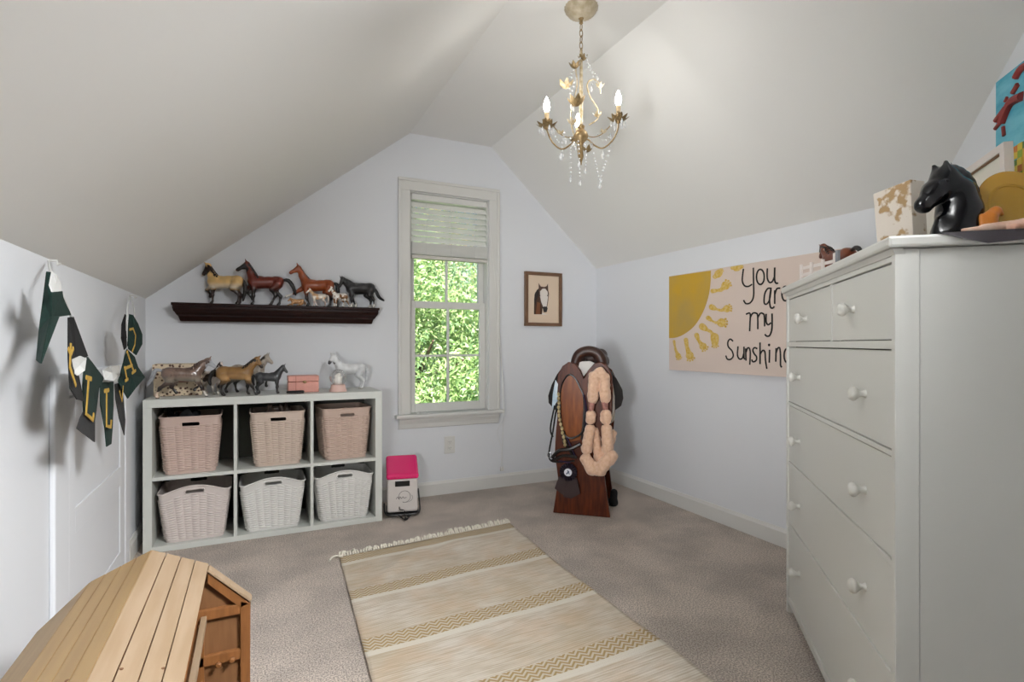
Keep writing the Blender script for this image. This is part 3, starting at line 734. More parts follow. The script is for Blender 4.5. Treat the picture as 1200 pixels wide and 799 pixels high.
horse('buckskin model horse with black legs striding right on the cube shelf', (-.098, SF+.085, ST+.001), .168, -.18, solid('8f6a3c', leg='16100e', lz=.45, blend=.22, muzzle='2a1c16', belly='b78e5c'), '17100e', '17100e',
      legs=dict(rf=FR_FWD, rh=[(-.38, .70), (-.28, .52), (-.45, .31), (-.36, .10), (-.32, .035)]), neck=[(.36, 0, .80), (.54, 0, 1.04), (.64, 0, 1.18)], head=[(.67, 0, 1.20), (.80, -.02, .96)], tailpts=[(-.54, 0, .84), (-.68, .02, .78), (-.78, .02, .55), (-.74, 0, .36)], mane_r=.04, group=GC, stocky=1.08)
horse('dapple grey-brown model horse behind the buckskin on the cube shelf', (-.035, SF+.255, ST+.001), .172, -.35, solid('a59a8c', leg='2a2321', lz=.40, dapple='6d645c', sock=None, face='b2a699'), '3a302c', '2a2422',
      legs=dict(lf=[(.38, .68), (.48, .56), (.60, .46), (.56, .30), (.57, .22)], rh=HI_BACK), neck=[(.36, 0, .80), (.50, 0, 1.04), (.58, 0, 1.20)], head=[(.61, 0, 1.22), (.78, -.04, 1.04)], mane_r=.035, group=GC)
horse('small dark grey model foal standing left of the pink box', (.072, SF+.115, ST+.001), .130, -.15, solid('3f4043', leg='1c1c1e', lz=.42, dapple='2c2d30', blend=.2), '151516', '1d1d1f',
      neck=[(.36, 0, .80), (.50, 0, 1.02), (.58, 0, 1.17)], head=[(.60, 0, 1.19), (.74, 0, .97)], tailpts=[(-.54, 0, .84), (-.62, 0, .74), (-.63, 0, .52), (-.58, 0, .40)], group=GC, name='model_foal', mane_r=.03, stocky=.92)
horse('white model horse with dark muzzle facing left behind the snow globe', (.548, SF+.235, ST+.001), .172, PIR+.15, solid('dedfe0', muzzle='3a3a3d', hoof='b9b2a8', belly='cfd0d2'), 'd2d3d6', 'd8d9dc',
      neck=[(.36, 0, .80), (.50, 0, 1.03), (.60, 0, 1.22)], head=[(.62, 0, 1.25), (.74, 0, 1.00)], tailpts=[(-.54, 0, .84), (-.63, 0, .74), (-.64, 0, .50), (-.60, 0, .26)], mane_r=.03, group=GC, stocky=.98)
#@@SHELFTOP
# ---- floral keepsake box behind the roan horse
FLOR = mat('floral_paper', 'd9c6a8', .8)
nt = FLOR.node_tree; v_ = nt.nodes.new('ShaderNodeTexVoronoi'); v_.inputs['Scale'].default_value = 55
r_ = nt.nodes.new('ShaderNodeValToRGB'); r_.color_ramp.elements[0].position = .28; r_.color_ramp.elements[0].color = lin('5a3a30'); r_.color_ramp.elements[1].position = .42; r_.color_ramp.elements[1].color = lin('dcc9ad')
nt.links.new([n for n in nt.nodes if n.type == 'TEX_COORD'][0].outputs['Object'], v_.inputs['Vector']); nt.links.new(v_.outputs['Distance'], r_.inputs[0]); nt.links.new(r_.outputs[0], nt.nodes['Principled BSDF'].inputs['Base Color'])
fb = empty('floral_box', (-.385, SF+.265, ST+.001), .04, 'cream floral patterned keepsake box behind the roan model horse', 'box')
MB().box((-.115, -.08, 0), (.115, .08, .135)).build('box_body', FLOR, fb, bev=.002)
MB().box((-.119, -.084, .136), (.119, .084, .175)).build('lid', FLOR, fb, bev=.002)
MB().box((-.06, -.0855, .075), (.05, -.081, .098)).build('ribbon_tie', mat('dusty_pink_ribbon', '8f5a55', .7), fb)
PINK = mat('pink_leatherette', 'd99a8c', .45, var=.08, vscale=40)
pk = empty('jewelry_box', (.262, SF+.165, ST+.001), -.0, 'pink hinged jewellery box with a small metal clasp beside the snow globe', 'box')
MB().box((-.085, -.06, 0), (.085, .06, .062)).build('box_body', PINK, pk, bev=.004)
MB().box((-.086, -.061, .064), (.086, .061, .098)).build('lid', PINK, pk, bev=.004)
MB().box((-.045, -.0625, .001), (-.041, -.0595, .097)).build('seam', mat('pink_seam', 'b9776a', .6), pk)
MB().ball((.005, -.064, .062), (.011, .005, .008), n=12).build('clasp', BRONZE, pk, smooth=True, label='metal clasp')
comb = skin_obj('hair_comb', [((-.04, 0, .009), (.04, 0, .009), .008, .009)]+[((-.04+.01*i, 0, .01), (-.038+.01*i, -.012, .007), .005, .004) for i in range(9)], .0025, .006, BLK)
comb.location = (.212, SF+.045, ST+.001); tag(comb, 'small black comb lying in front of the pink box', 'comb')
sgl = empty('snow_globe', (.455, SF+.085, ST+.001), 0, 'clear snow globe on a pale pink base with a white horse inside', 'snow globe')
MB().lathe([(.050, 0), (.051, .006), (.045, .018), (.042, .034), (.040, .042)], 28).build('base', mat('pale_pink_base', 'dcb9ae', .5), sgl, smooth=True)
GG = glass.copy(); GG.name = 'globe_glass'; _q = [q for q in GG.node_tree.nodes if q.type == 'MIX_SHADER'][0]; _lw = GG.node_tree.nodes.new('ShaderNodeLayerWeight'); _lw.inputs[0].default_value = .35; GG.node_tree.links.new(_lw.outputs['Facing'], _q.inputs[0])
MB().ball((0, 0, .085), .050, n=28).build('globe', GG, sgl, smooth=True)
skin_obj('horse_ornament', [((0, 0, .05), (0, 0, .075), .024, .018), ((-.01, 0, .07), (.004, 0, .10), .014, .010), ((.004, 0, .10), (-.018, 0, .092), .010, .006), ((.012, 0, .07), (.02, 0, .085), .01, .006), ((-.012, 0, .06), (-.024, 0, .07), .006, .004)], .003, .008, mat('white_ceramic', 'e8e4dc', .3), sgl)
# ================================================================== BIN with pink lid
bn = empty('feed_bin', (.850, 3.400, .018), -.20, 'white countertop bin with a sloping hot pink lid on black feet beside the cube shelf', 'bin')
bw_, bd_ = .100, .085
MB().prism([(-bw_, -bd_, 0), (bw_, -bd_, 0), (bw_, bd_, 0), (-bw_, bd_, 0)], (0, 0, .01)).build('base_plate', BLK, bn)
mb = MB()
def frus(x, y0, y1, z0, z1a, z1b): 
    mb.add([(-x, y0, z0), (x, y0, z0), (x, y1, z0), (-x, y1, z0), (-x, y0, z1a), (x, y0, z1a), (x, y1, z1b), (-x, y1, z1b)], [(0,3,2,1),(4,5,6,7),(0,1,5,4),(1,2,6,5),(2,3,7,6),(3,0,4,7)])
BW = mat('white_enamel', 'd6cfca', .35, coat=.3)
frus(.094, -.082, .082, .01, .218, .295); mb.build('canister', BW, bn, bev=.012)
mb = MB(); frus(.101, -.092, .088, 0, 0, 0)
mb = MB(); mb.add([(-.101, -.095, .216), (.101, -.095, .216), (.101, .088, .297), (-.101, .088, .297), (-.098, -.094, .248), (.098, -.094, .248), (.098, .086, .338), (-.098, .086, .338)], [(0,3,2,1),(4,5,6,7),(0,1,5,4),(1,2,6,5),(2,3,7,6),(3,0,4,7)])
mb.build('lid', mat('hot_pink_plastic', 'e0156a', .2, coat=.5), bn, bev=.012, label='glossy hot pink lid')
MB().box((-.046, -.0845, .172), (.044, -.081, .206)).build('window_strip', BLK, bn, bev=.002)
mb = MB()
mb.tube([(.012+.036*math.cos(t)*1.0, -.0835, .108+.036*math.sin(t)) for t in [x*PI/12 for x in range(-7, 15)]], .0012, 5)
mb.tube([(.02+.042*math.cos(t), -.0835, .10+.028*math.sin(t)) for t in [x*PI/12 for x in range(-8, 3)]], .001, 5)
mb.tube(smooth_path([(-.04, -.0835, .095), (-.03, -.0835, .108), (-.024, -.0835, .096), (-.014, -.0835, .108), (-.008, -.0835, .096), (.002, -.0835, .107), (.01, -.0835, .098), (.024, -.0835, .103)]), .0014, 5)
mb.build('logo', mat('grey_print', '55504e', .6), bn)
mb = MB()
mb.tube(smooth_path([(-.11, .06, .03), (-.108, -.06, .012), (-.085, -.102, .004), (0, -.105, .002), (.085, -.102, .004), (.108, -.06, .012), (.112, .05, .05), (.108, .08, .11)]), .005, 6)
mb.tube(smooth_path([(-.03, -.102, .002), (-.0, -.160, -.006), (.012, -.175, -.008), (.03, -.155, -.006), (.05, -.102, .002)]), .0045, 6)
mb.tube(smooth_path([(.012, -.16, -.004), (.012, -.13, .012), (.006, -.108, .03), (-.018, -.10, .034), (-.02, -.095, .05)]), .003, 6)
mb.ball((.012, -.17, -.004), .010); mb.ball((-.012, -.135, .0), .006); mb.ball((.03, -.13, 0), .006)
mb.build('wire_stand', BLK, bn, smooth=True, label='black wire stand with hooked front')
# ================================================================== RUG
def rug_x(y, s):    # s 0..1 across
    xl = .335+.05*min(1, max(0, (y-1.7)/1.1)); xr = 1.312+.028*min(1, (y-.85)/1.5)+.035*max(0, (y-2.4)/.5)
    return xl+(xr-xl)*s
RN, RM = 60, 160; V = []; 
for j in range(RM+1):
    f = j/RM; 
    for i in range(RN+1):
        s = i/RN; yy = .85+f*(1.955+.10*s); x = rug_x(yy, s)
        z = .010+.004*math.sin(yy*9+s*4)*math.sin(s*7+yy*3)+.008*max(0, 1-abs(s-.22-.9*(yy-2.55))*14)*max(0, 1-abs(yy-2.6)*4)+.007*max(0, 1-abs(s-.6-.3*(yy-2.7))*8)*max(0, 1-abs(yy-2.74)*12)+.003*math.sin(yy*31+s*9)*s*(1-s)
        V.append((x, yy, z))
Fq = [(j*(RN+1)+i, j*(RN+1)+i+1, (j+1)*(RN+1)+i+1, (j+1)*(RN+1)+i) for j in range(RM) for i in range(RN)]
rug = empty('woven_rug', (0, 0, 0), 0, 'cream and tan striped cotton rug with zigzag bands and fringe on the carpet', 'rug')
RUG = bpy.data.materials.new('rug_weave'); RUG.use_nodes = True; nt = RUG.node_tree; N, Lk = nt.nodes, nt.links; P_ = N['Principled BSDF']; P_.inputs['Roughness'].default_value = .95
tc = N.new('ShaderNodeTexCoord'); sp = N.new('ShaderNodeSeparateXYZ'); Lk.new(tc.outputs['UV'], sp.inputs[0])
def mth(op, a, b=None, c=None):
    n = N.new('ShaderNodeMath'); n.operation = op
    for i, q in enumerate((a, b, c)):
        if q is None: continue
        if isinstance(q, (int, float)): n.inputs[i].default_value = q
        else: Lk.new(q, n.inputs[i])
    return n.outputs[0]
def mixc(f, a, b, mode='MIX'):
    n = N.new('ShaderNodeMix'); n.data_type = 'RGBA'; n.blend_type = mode
    if isinstance(f, (int, float)): n.inputs[0].default_value = f
    else: Lk.new(f, n.inputs[0])
    for i, q in ((6, a), (7, b)):
        if isinstance(q, str): n.inputs[i].default_value = lin(q)
        else: Lk.new(q, n.inputs[i])
    return n.outputs[2]
U, Vv = sp.outputs[0], sp.outputs[1]       # metres across, metres along (0 = far edge)
per = mth('FRACT', mth('DIVIDE', mth('ADD', Vv, .035+.42), .42)); dist = mth('MULTIPLY', per, .42)   # position inside a repeat
band = mth('MULTIPLY', mth('GREATER_THAN', dist, .030), mth('LESS_THAN', dist, .118))
white = mth('MULTIPLY', mth('GREATER_THAN', dist, .118), mth('LESS_THAN', dist, .150))
tri = mth('ABSOLUTE', mth('SUBTRACT', mth('FRACT', mth('MULTIPLY', U, 24)), .5))
zig = mth('GREATER_THAN', mth('FRACT', mth('ADD', mth('MULTIPLY', Vv, 48), mth('MULTIPLY', tri, 1.9))), .5)
zg = mth('MULTIPLY', band, zig)
nz = N.new('ShaderNodeTexNoise'); nz.inputs['Scale'].default_value = 4; nz.inputs['Detail'].default_value = 5; Lk.new(tc.outputs['Object'], nz.inputs[0])
nz2 = N.new('ShaderNodeTexNoise'); nz2.inputs['Scale'].default_value = 1; mp = N.new('ShaderNodeMapping'); mp.inputs['Scale'].default_value = (9, 110, 1); Lk.new(tc.outputs['UV'], mp.inputs[0]); Lk.new(mp.outputs[0], nz2.inputs[0])
rp = N.new('ShaderNodeValToRGB'); Lk.new(nz.outputs[0], rp.inputs[0]); rp.color_ramp.elements[0].color = lin('c9bba6'); rp.color_ramp.elements[0].position = .35; rp.color_ramp.elements[1].color = lin('dcd4c8'); rp.color_ramp.elements[1].position = .62
n3 = N.new('ShaderNodeTexNoise'); n3.inputs['Scale'].default_value = 7; n3.inputs['Detail'].default_value = 6; Lk.new(tc.outputs['Object'], n3.inputs[0])
bl3 = N.new('ShaderNodeValToRGB'); bl3.color_ramp.elements[0].position = .46; bl3.color_ramp.elements[1].position = .66; Lk.new(n3.outputs[0], bl3.inputs[0])
row = mth('MULTIPLY', mth('ADD', mth('SINE', mth('MULTIPLY', Vv, 620)), 1), .16)
wef = N.new('ShaderNodeValToRGB'); wef.color_ramp.elements[0].position = .42; wef.color_ramp.elements[1].position = .62; Lk.new(nz2.outputs[0], wef.inputs[0])
c = mixc(mth('MULTIPLY', bl3.outputs[0], .45), rp.outputs[0], 'd3b596')
c = mixc(mth('ADD', mth('MULTIPLY', wef.outputs[0], .38), row), c, 'a8967c'); c = mixc(band, c, 'c9bda8'); c = mixc(zg, c, 'a68c62'); c = mixc(mth('MULTIPLY', white, .8), c, 'dad4c8')
Lk.new(c, P_.inputs['Base Color'])
wv = N.new('ShaderNodeTexNoise'); wv.inputs['Scale'].default_value = 1; mp2 = N.new('ShaderNodeMapping'); mp2.inputs['Scale'].default_value = (220, 330, 1); Lk.new(tc.outputs['UV'], mp2.inputs[0]); Lk.new(mp2.outputs[0], wv.inputs[0])
bp = N.new('ShaderNodeBump'); bp.inputs['Distance'].default_value = .004; bp.inputs['Strength'].default_value = .7; Lk.new(mth('ADD', wv.outputs[0], zg), bp.inputs['Height']); Lk.new(bp.outputs[0], P_.inputs['Normal'])
me = bpy.data.meshes.new('rug_cloth'); me.from_pydata(V, [], Fq); uv = me.uv_layers.new(name='UVMap')
UVs = []
for j in range(RM+1):
    for i in range(RN+1): UVs.append((i/RN*.97, (1-j/RM)*1.99))
uv.data.foreach_set('uv', [q for l in me.loops for q in UVs[l.vertex_index]]); me.polygons.foreach_set('use_smooth', [True]*len(Fq)); me.materials.append(RUG)
o = link('rug_cloth', me, rug); sm = o.modifiers.new('thick', 'SOLIDIFY'); sm.thickness = .005; sm.offset = -1
mb = MB(); rg = random.Random(5)
for i in range(75):
    s = i/74; yy = .85+1.955+.10*s; x = rug_x(yy, s); a = rg.uniform(-.8, .9); L_ = rg.uniform(.03, .055)
    if .2 < s < .62 and rg.random() < .5: L_ *= .5
    if s > .6: L_ *= 1.5
    mb.tube(smooth_path([(x, yy-.004, .012), (x+.25*L_*math.sin(a), yy+L_*.5, .018+rg.uniform(0, .01)), (x+L_*math.sin(a), yy+L_*math.cos(a), .006)], 3), [.0052]*3+[.0045]*3+[.002], 5)
mb.tube(smooth_path([(.40, 2.80, .012), (.37, 2.82, .014), (.345, 2.81, .01), (.335, 2.785, .008)]), .005, 6)
mb.build('fringe', mat('rug_fringe', 'eee8da', .95), rug, smooth=True, kind='stuff')
# ================================================================== TOY BARN
YB, YN = 1.50, .50
pk_ = lambda u, v: at(u, v, 1, YB)
RG = pk_(178, 644); KR = pk_(243, 658); ER = pk_(293, 694); KL = pk_(103, 685); EL = pk_(39, 744)
cxb = RG.x; kx = (KR.x-KL.x)/2; ex_ = (ER.x-EL.x)/2; kz = (KR.z+KL.z)/2; ez = (ER.z+EL.z)/2; rz_ = RG.z
barn = empty('toy_barn', (cxb, 0, 0), 0, 'wooden toy barn with planked gambrel roof and orange-brown doors in the near left corner', 'toy barn')
def plank(name, p0, p1, y0, y1, m, th=.009, gap=.0018):
    """p0->p1 slope in x,z; thin board between them"""
    p0, p1 = Vector((p0[0], 0, p0[1])), Vector((p1[0], 0, p1[1])); d = (p1-p0).normalized(); nn = Vector((-d.z, 0, d.x)); nn = nn if nn.z > 0 else -nn
    a, b = p0+d*gap/2, p1-d*gap/2
    return MB().prism([(a.x, y0, a.z), (b.x, y0, b.z), (b.x-nn.x*th, y0, b.z-nn.z*th), (a.x-nn.x*th, y0, a.z-nn.z*th)], (0, y1-y0, 0)).build(name, m, barn, bev=.0008)
R0, K1, K0, E1, E0 = (0, rz_), (kx, kz), (-kx, kz), (ex_, ez), (-ex_, ez)
def lerp(a, b, t): return (a[0]+(b[0]-a[0])*t, a[1]+(b[1]-a[1])*t)
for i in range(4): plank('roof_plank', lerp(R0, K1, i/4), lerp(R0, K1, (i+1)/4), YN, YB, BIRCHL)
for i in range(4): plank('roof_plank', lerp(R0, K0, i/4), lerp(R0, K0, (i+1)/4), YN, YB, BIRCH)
plank('lower_roof_board', K0, E0, YN, YB, BIRCH)
GRV = mat('groove_brown', '7a4f2a', .7)
for a_2, b_2 in ((R0, K1), (R0, K0)): plank('roof_underlay', lerp((a_2[0], a_2[1]-.0075), (b_2[0], b_2[1]-.0075), 0), (b_2[0], b_2[1]-.0075), YN+.001, YB-.001, GRV, th=.004, gap=.004)
plank('roof_edge_strip', (K1[0]+.001, K1[1]-.003), (E1[0], E1[1]-.003), YB-.030, YB+.001, BIRCHL, th=.006, gap=0)
kn = MB()
for (s_, y_) in ((.28, 1.0), (.72, 1.02), (.30, .74), (.7, .76)):
    for K in (K1, K0):
        q = lerp(R0, K, s_); kn.ball((q[0], y_, q[1]+.0), (.0035, .0035, .0015))
kn.build('screw_heads', mat('screw_brown', '6b4a30', .6), barn)
# gable end (far): frame pieces and recessed panels, seen through the open right side
def gz(x):
    ax = abs(x); return rz_+(kz-rz_)*ax/kx if ax < kx else kz+(ez-kz)*(ax-kx)/(ex_-kx)
xs = [-ex_, -kx, 0, kx, ex_]
for ya in (YB-.014, YN):
    MB().prism([(x, ya, .012) for x in (ex_-.006, -ex_+.006)]+[(x*.985, ya, gz(x)-.011) for x in xs], (0, .008, 0)).build('gable_panel', OAKP, barn)
yf0, yf1 = YB-.026, YB-.0145
t_ = .022
def fr(name, pts, m=OAK): return MB().prism([(x, yf0, z) for x, z in pts], (0, yf1-yf0, 0)).build(name, m, barn, bev=.0015)
fr('frame_post', [(ex_-t_-.004, .012), (ex_-.004, .012), (ex_-.004, ez-.012), (ex_-t_-.004, ez-.002)])
dd = Vector((kx-ex_, kz-ez)).normalized()
fr('frame_rafter', [(ex_-.004, ez-.012), (kx-.002, kz-.012), (kx-.002, kz-.012-t_*1.2), (ex_-t_-.004, ez-.012-t_*.35)])
zb = ez-.028
zrail = pk_(262, 712).z; zr2 = pk_(264, 764).z
for zc in (zrail, zr2, .05):
    fr('frame_rail', [(-.02, zc-.012), (ex_-t_-.004, zc-.012), (ex_-t_-.004, zc+.012), (-.02, zc+.012)])
fr('door_stile', [(kx*.86-.008, .012), (kx*.86+.008, .012), (kx*.86+.008, zrail-.012), (kx*.86-.008, zrail-.012)])
kn = None
for uu, vv in ((257, 770), (272.5, 764)):
    p = pk_(uu, vv); MB().lathe([(.003, 0), (.003, .006), (.0065, .009), (.007, .013), (.004, .016)], 12, M=Matrix.Translation((p.x-cxb, yf0, p.z)) @ Matrix.Rotation(PI/2, 4, 'X')).build('door_knob', OAK, barn, smooth=True)
# top rail of the open right side, floor and left wall
tz = pk_(240, 717).z; txx = pk_(240, 717).x-cxb
MB().box((txx-.006, YN+.01, tz-.016), (txx+.006, YB-.027, tz+.002)).build('side_rail', BIRCHL, barn, bev=.001)
MB().box((txx-.022, YN+.01, tz-.03), (txx-.012, YB-.027, tz-.004)).build('side_rail', OAK, barn, bev=.001)
MB().box((-ex_, YN, 0.002), (ex_, YB, .012)).build('barn_floor', BIRCH, barn)
MB().box((-ex_+.002, YN, .012), (-ex_+.012, YB, ez-.01)).build('side_wall', BIRCH, barn)
MB().box((ex_-.03, YN, .012), (ex_-.02, YN+.03, ez-.03)).build('corner_post', OAK, barn)
#@@DRESSER
# ================================================================== DRESSER
da = .7279; DFx, DFy = 1.9453, 1.4829
dre = empty('dresser', (DFx, DFy, 0), 0, 'tall white six-drawer dresser with round knobs standing against the angled wall', 'dresser')
ex = Vector((-math.sin(da), -math.cos(da), 0)); ei = Vector((math.cos(da), -math.sin(da), 0))   # along the front (towards camera), into the body
MD = Matrix(((ex.x, ei.x, 0, 0), (ex.y, ei.y, 0, 0), (0, 0, 1, 0), (0, 0, 0, 1)))
def dbox(name, t0, t1, w0, w1, z0, z1, m=DRES, bev=.002, parent=None): return MB().box((t0, w0, z0), (t1, w1, z1), M=MD).build(name, m, parent or dre, bev=bev)
W_, DP = 1.08, .50
dbox('top_board', -.016, W_+.012, -.016, DP+.003, 1.285, 1.31, bev=.006)
MB().prism([(-.008, -.008, 1.284), (W_+.006, -.008, 1.284), (W_, 0, 1.272), (0, 0, 1.272)], (0, .02, 0), M=MD).build('top_moulding', DRES, dre)
for a in (0, W_-.020):
    dbox('front_post', a, a+.020, 0, .045, .001, 1.283)
    dbox('rear_post', a, a+.020, DP-.045, DP, .001, 1.283)
dbox('side_panel', .003, .017, .045, DP-.045, .07, 1.283); dbox('side_panel', W_-.016, W_-.003, .045, DP-.045, .07, 1.283)
for z0, z1 in ((1.259, 1.272), (1.070, 1.089), (.838, .850), (.600, .612), (.350, .365), (.045, .070)): dbox('drawer_rail', .020, W_-.020, .002, .03, z0, z1, bev=.001)
dbox('drawer_rail', .020, W_-.020, .004, .03, 1.270, 1.283, bev=0)
dbox('drawer_divider', .595, .607, .004, .03, 1.089, 1.259, bev=0)
dbox('back_panel', .020, W_-.020, DP-.012, DP-.004, .05, 1.283, bev=0)
dbox('gap_shade_sheet', .022, W_-.022, .031, .036, .05, 1.27, DRESD, bev=0)  # dark sheet behind the drawers, stands in for the shade in their gaps
def drawer(t0, t1, z0, z1, knobs):
    d = dbox('drawer', t0, t1, .006, .030, z0, z1)
    for kt, kz_ in knobs:
        M = MD @ Matrix.Translation((kt, .006, kz_)) @ Matrix.Rotation(PI/2, 4, 'X')
        k = MB().lathe([(.011, 0), (.0075, .006), (.0075, .012), (.012, .018), (.0175, .024), (.018, .030), (.014, .036), (.005, .039)], 20, M=M).build('knob', KNOB, d, smooth=True)
drawer(.022, .593, 1.091, 1.256, [(.30, 1.17)]); drawer(.609, W_-.022, 1.091, 1.256, [(.80, 1.172)])
for z0, z1, zk in ((.852, 1.067, .958), (.614, .835, .72), (.368, .597, .48), (.073, .347, .23)):
    drawer(.022, W_-.022, z0, z1, [(.20, zk), (.885, zk)])
def D(t, w_, z=1.3116): v = MD @ Vector((t, w_, 0)); return Vector((DFx+v.x, DFy+v.y, z))
# ------------------------------------------------------------------ on the dresser
horse('small bay model horse with black mane standing behind a white toy fence on the dresser', D(.10, .16), .128, PI/2-.38, solid('6e3218', leg='17100e', lz=.45, face='5c2a16'), '17120f', '141010',
      neck=[(.36, 0, .80), (.56, 0, 1.06), (.68, 0, 1.20)], head=[(.70, 0, 1.20), (.80, 0, .93)], tailpts=[(-.54, 0, .86), (-.72, 0, .92), (-.88, 0, .84), (-.93, 0, .62)], mane_r=.09, stocky=1.15, neckr=1.25)
WP = mat('white_plastic', 'e2d8d2', .4)
fdir = Vector((.368, .93, 0)); fc = D(.125, .085)
fe = empty('toy_fence', fc, math.atan2(fdir.y, fdir.x), 'white toy paddock fence in front of the small bay horse on the dresser', 'toy fence')
for x in (-.095, -.028, .040, .105): MB().box((x-.006, -.004, 0), (x+.006, .004, .098 if x == -.095 else .085)).build('fence_post', WP, fe, bev=.001)
for z in (.018, .044, .070): MB().box((-.10, -.007, z-.006), (.11, -.004, z+.006)).build('fence_rail', WP, fe, bev=.001)
MB().box((-.118, -.004, 0), (-.106, .006, .105)).build('gate_post', mat('grey_plastic', '8b8d92', .5), fe)
# floral canister
FL2 = mat('gold_leaf_paper', 'e6dcd0', .7)
nt2 = FL2.node_tree; v2 = nt2.nodes.new('ShaderNodeTexNoise'); v2.inputs['Scale'].default_value = 28; v2.inputs['Detail'].default_value = 3
r2 = nt2.nodes.new('ShaderNodeValToRGB'); r2.color_ramp.elements[0].position = .53; r2.color_ramp.elements[0].color = lin('e6dcd0'); r2.color_ramp.elements[1].position = .60; r2.color_ramp.elements[1].color = lin('a98a60')
nt2.links.new([n for n in nt2.nodes if n.type == 'TEX_COORD'][0].outputs['Object'], v2.inputs['Vector']); nt2.links.new(v2.outputs[0], r2.inputs[0]); nt2.links.new(r2.outputs[0], nt2.nodes['Principled BSDF'].inputs['Base Color'])
fbx = empty('floral_album', D(.70, .165), PI/2-da+.55, 'white album with gold leaf pattern standing behind the black horse bust', 'album')
MB().prism([(-.055, 0, 0), (.045, 0, 0), (.062, 0, .19), (-.045, 0, .20)], (0, .05, 0)).build('cover', FL2, fbx, bev=.002)
MB().prism([(-.05, .004, .004), (.042, .004, .004), (.058, .004, .188), (-.042, .004, .197)], (0, .042, 0), M=Matrix.Translation((.004, 0, 0))).build('pages', WP, fbx)
# leaning white picture frame (its back corner rises to the right)
def wallp(u, v, w_):   # point on a vertical plane parallel to the dresser front, w_ deep
    p0 = (DFx+ei.x*w_, DFy+ei.y*w_); return onp(u, v, p0, (ei.x, ei.y))
def toD(p):
    q = Vector((p.x-DFx, p.y-DFy, 0)); return (q.dot(ex), q.dot(ei), p.z)
pa, pb, pc = [toD(wallp(u, v, .44)) for u, v in ((1176, 166), (1100, 221), (1164, 209.5))]
print('frame', pa, pb, pc)
dirn = Vector((pb[0]-pa[0], 0, pb[2]-pa[2])).normalized(); dn = Vector((dirn.z, 0, -dirn.x)); dn = dn if dn.z < 0 else -dn
fo = Vector(pa); L1 = .55; L2 = (pa[2]-1.312)/abs(dn.z)*.96
L2 = min(L2, (pa[2]+dirn.z*L1-1.312)/abs(dn.z)) if (pa[2]+dirn.z*L1-1.312) > .08 else .12
fr_ = empty('picture_frame', (DFx, DFy, 0), 0, 'white picture frame leaning against the angled wall behind the dresser-top things', 'picture frame')
def fpt(a, b): v = fo+dirn*a+dn*b; return (v.x, v.y, v.z)
bwid = .022
TZ = 1.3115
def clipz(pts):  # keep above dresser top
    out = []
    for i in range(len(pts)):
        p, q = pts[i], pts[(i+1) % len(pts)]
        if p[2] >= TZ: out.append(p)
        if (p[2]-TZ)*(q[2]-TZ) < 0:
            t = (TZ-p[2])/(q[2]-p[2]); out.append(tuple(p[k]+(q[k]-p[k])*t for k in range(3)))
    return out
for nm, a0, a1, b0, b1 in (('frame_bar', 0, L1, 0, bwid), ('frame_bar', 0, bwid, bwid, .40), ('frame_bar', L1-bwid, L1, bwid, .40)):
    pts = clipz([fpt(a0, b0), fpt(a1, b0), fpt(a1, b1), fpt(a0, b1)])
    if len(pts) > 2: MB().prism(pts, (0, .022, 0), M=MD).build(nm, WP, fr_)
pts = clipz([fpt(bwid, bwid), fpt(L1-bwid, bwid), fpt(L1-bwid, bwid+.004), fpt(bwid, bwid+.004)]); MB().prism(pts, (0, .006, 0), M=MD @ Matrix.Translation((0, .004, 0))).build('inner_lip', mat('tan_lip', '8a6a4c', .6), fr_)
pts = clipz([fpt(bwid, bwid), fpt(L1-bwid, bwid), fpt(L1-bwid, .40), fpt(bwid, .40)]); MB().prism(pts, (0, .004, 0), M=MD @ Matrix.Translation((0, .010, 0))).build('mat_board', mat('cream_mat', 'e2ddd2', .8), fr_)
# colourful canvas on the wall
q1, q2, q3 = [toD(wallp(u, v, .56)) for u, v in ((1167, 97), (1200, 72), (1167, 172))]
print('painting', q1, q2, q3)
ca = empty('colourful_canvas', (DFx, DFy, 0), 0, 'canvas painting of a red animal on blue sky over bright patchwork, on the angled wall', 'painting')
T0 = q1[0]; ZT = q1[2]; CWD, CHT = .50, .50; ZB_ = ZT-CHT
BLUE = mat('sky_blue_paint', '3a9cb8', .6, color2='72c0d2', vscale=9, stretch=(1, 1, 3))
MB().box((T0, .560, ZB_), (T0+CWD, .597, ZT), M=MD).build('canvas_panel', BLUE, ca)
pals = ['c8742a', '7a2a28', 'd6a12c', '2f86a0', '8fa838', '5a7a2c', 'd8bb3a', '9c3a34', '4aa8bc', '7d4a8a']
rg = random.Random(11); nn_ = 22
groups = {c: MB() for c in pals}
for i in range(nn_):
    for j in range(12):
        x = T0+.002+i*CWD/nn_; z = ZB_+.002+j*.0215; hx = CWD/nn_*.5*.98
        if z+.02 > ZT-.125+.16*min(1, (x-T0)/CWD)*.5: continue
        pw = (x-T0)/CWD; cc = rg.choice(pals[:4]+['9c3a34', '4aa8bc']) if pw < .10 else rg.choice(['c8742a', 'd6a12c', 'd8bb3a', '8fa838', '5a7a2c', 'd8bb3a'])
        jx, jz = rg.uniform(-.002, .002), rg.uniform(-.002, .002)
        groups[cc].box((x+jx, .5575, z+jz), (x+jx+CWD/nn_*.97, .56, z+jz+.021), M=MD)
for cc, g in groups.items():
    if g.v: g.build('painted_patches', mat('patch_'+cc, cc, .55), ca, kind='stuff')
RD = mat('brick_red_paint', '8c2f2b', .55); mb = MB()
def cst(pts, r): mb.tube([Vector((T0+a, .5575, ZT-b)) for a, b in smooth_path2(pts)], r, 8, M=MD)
def smooth_path2(p): return [(v.x, v.y) for v in smooth_path([(a, b, 0) for a, b in p], 4)]
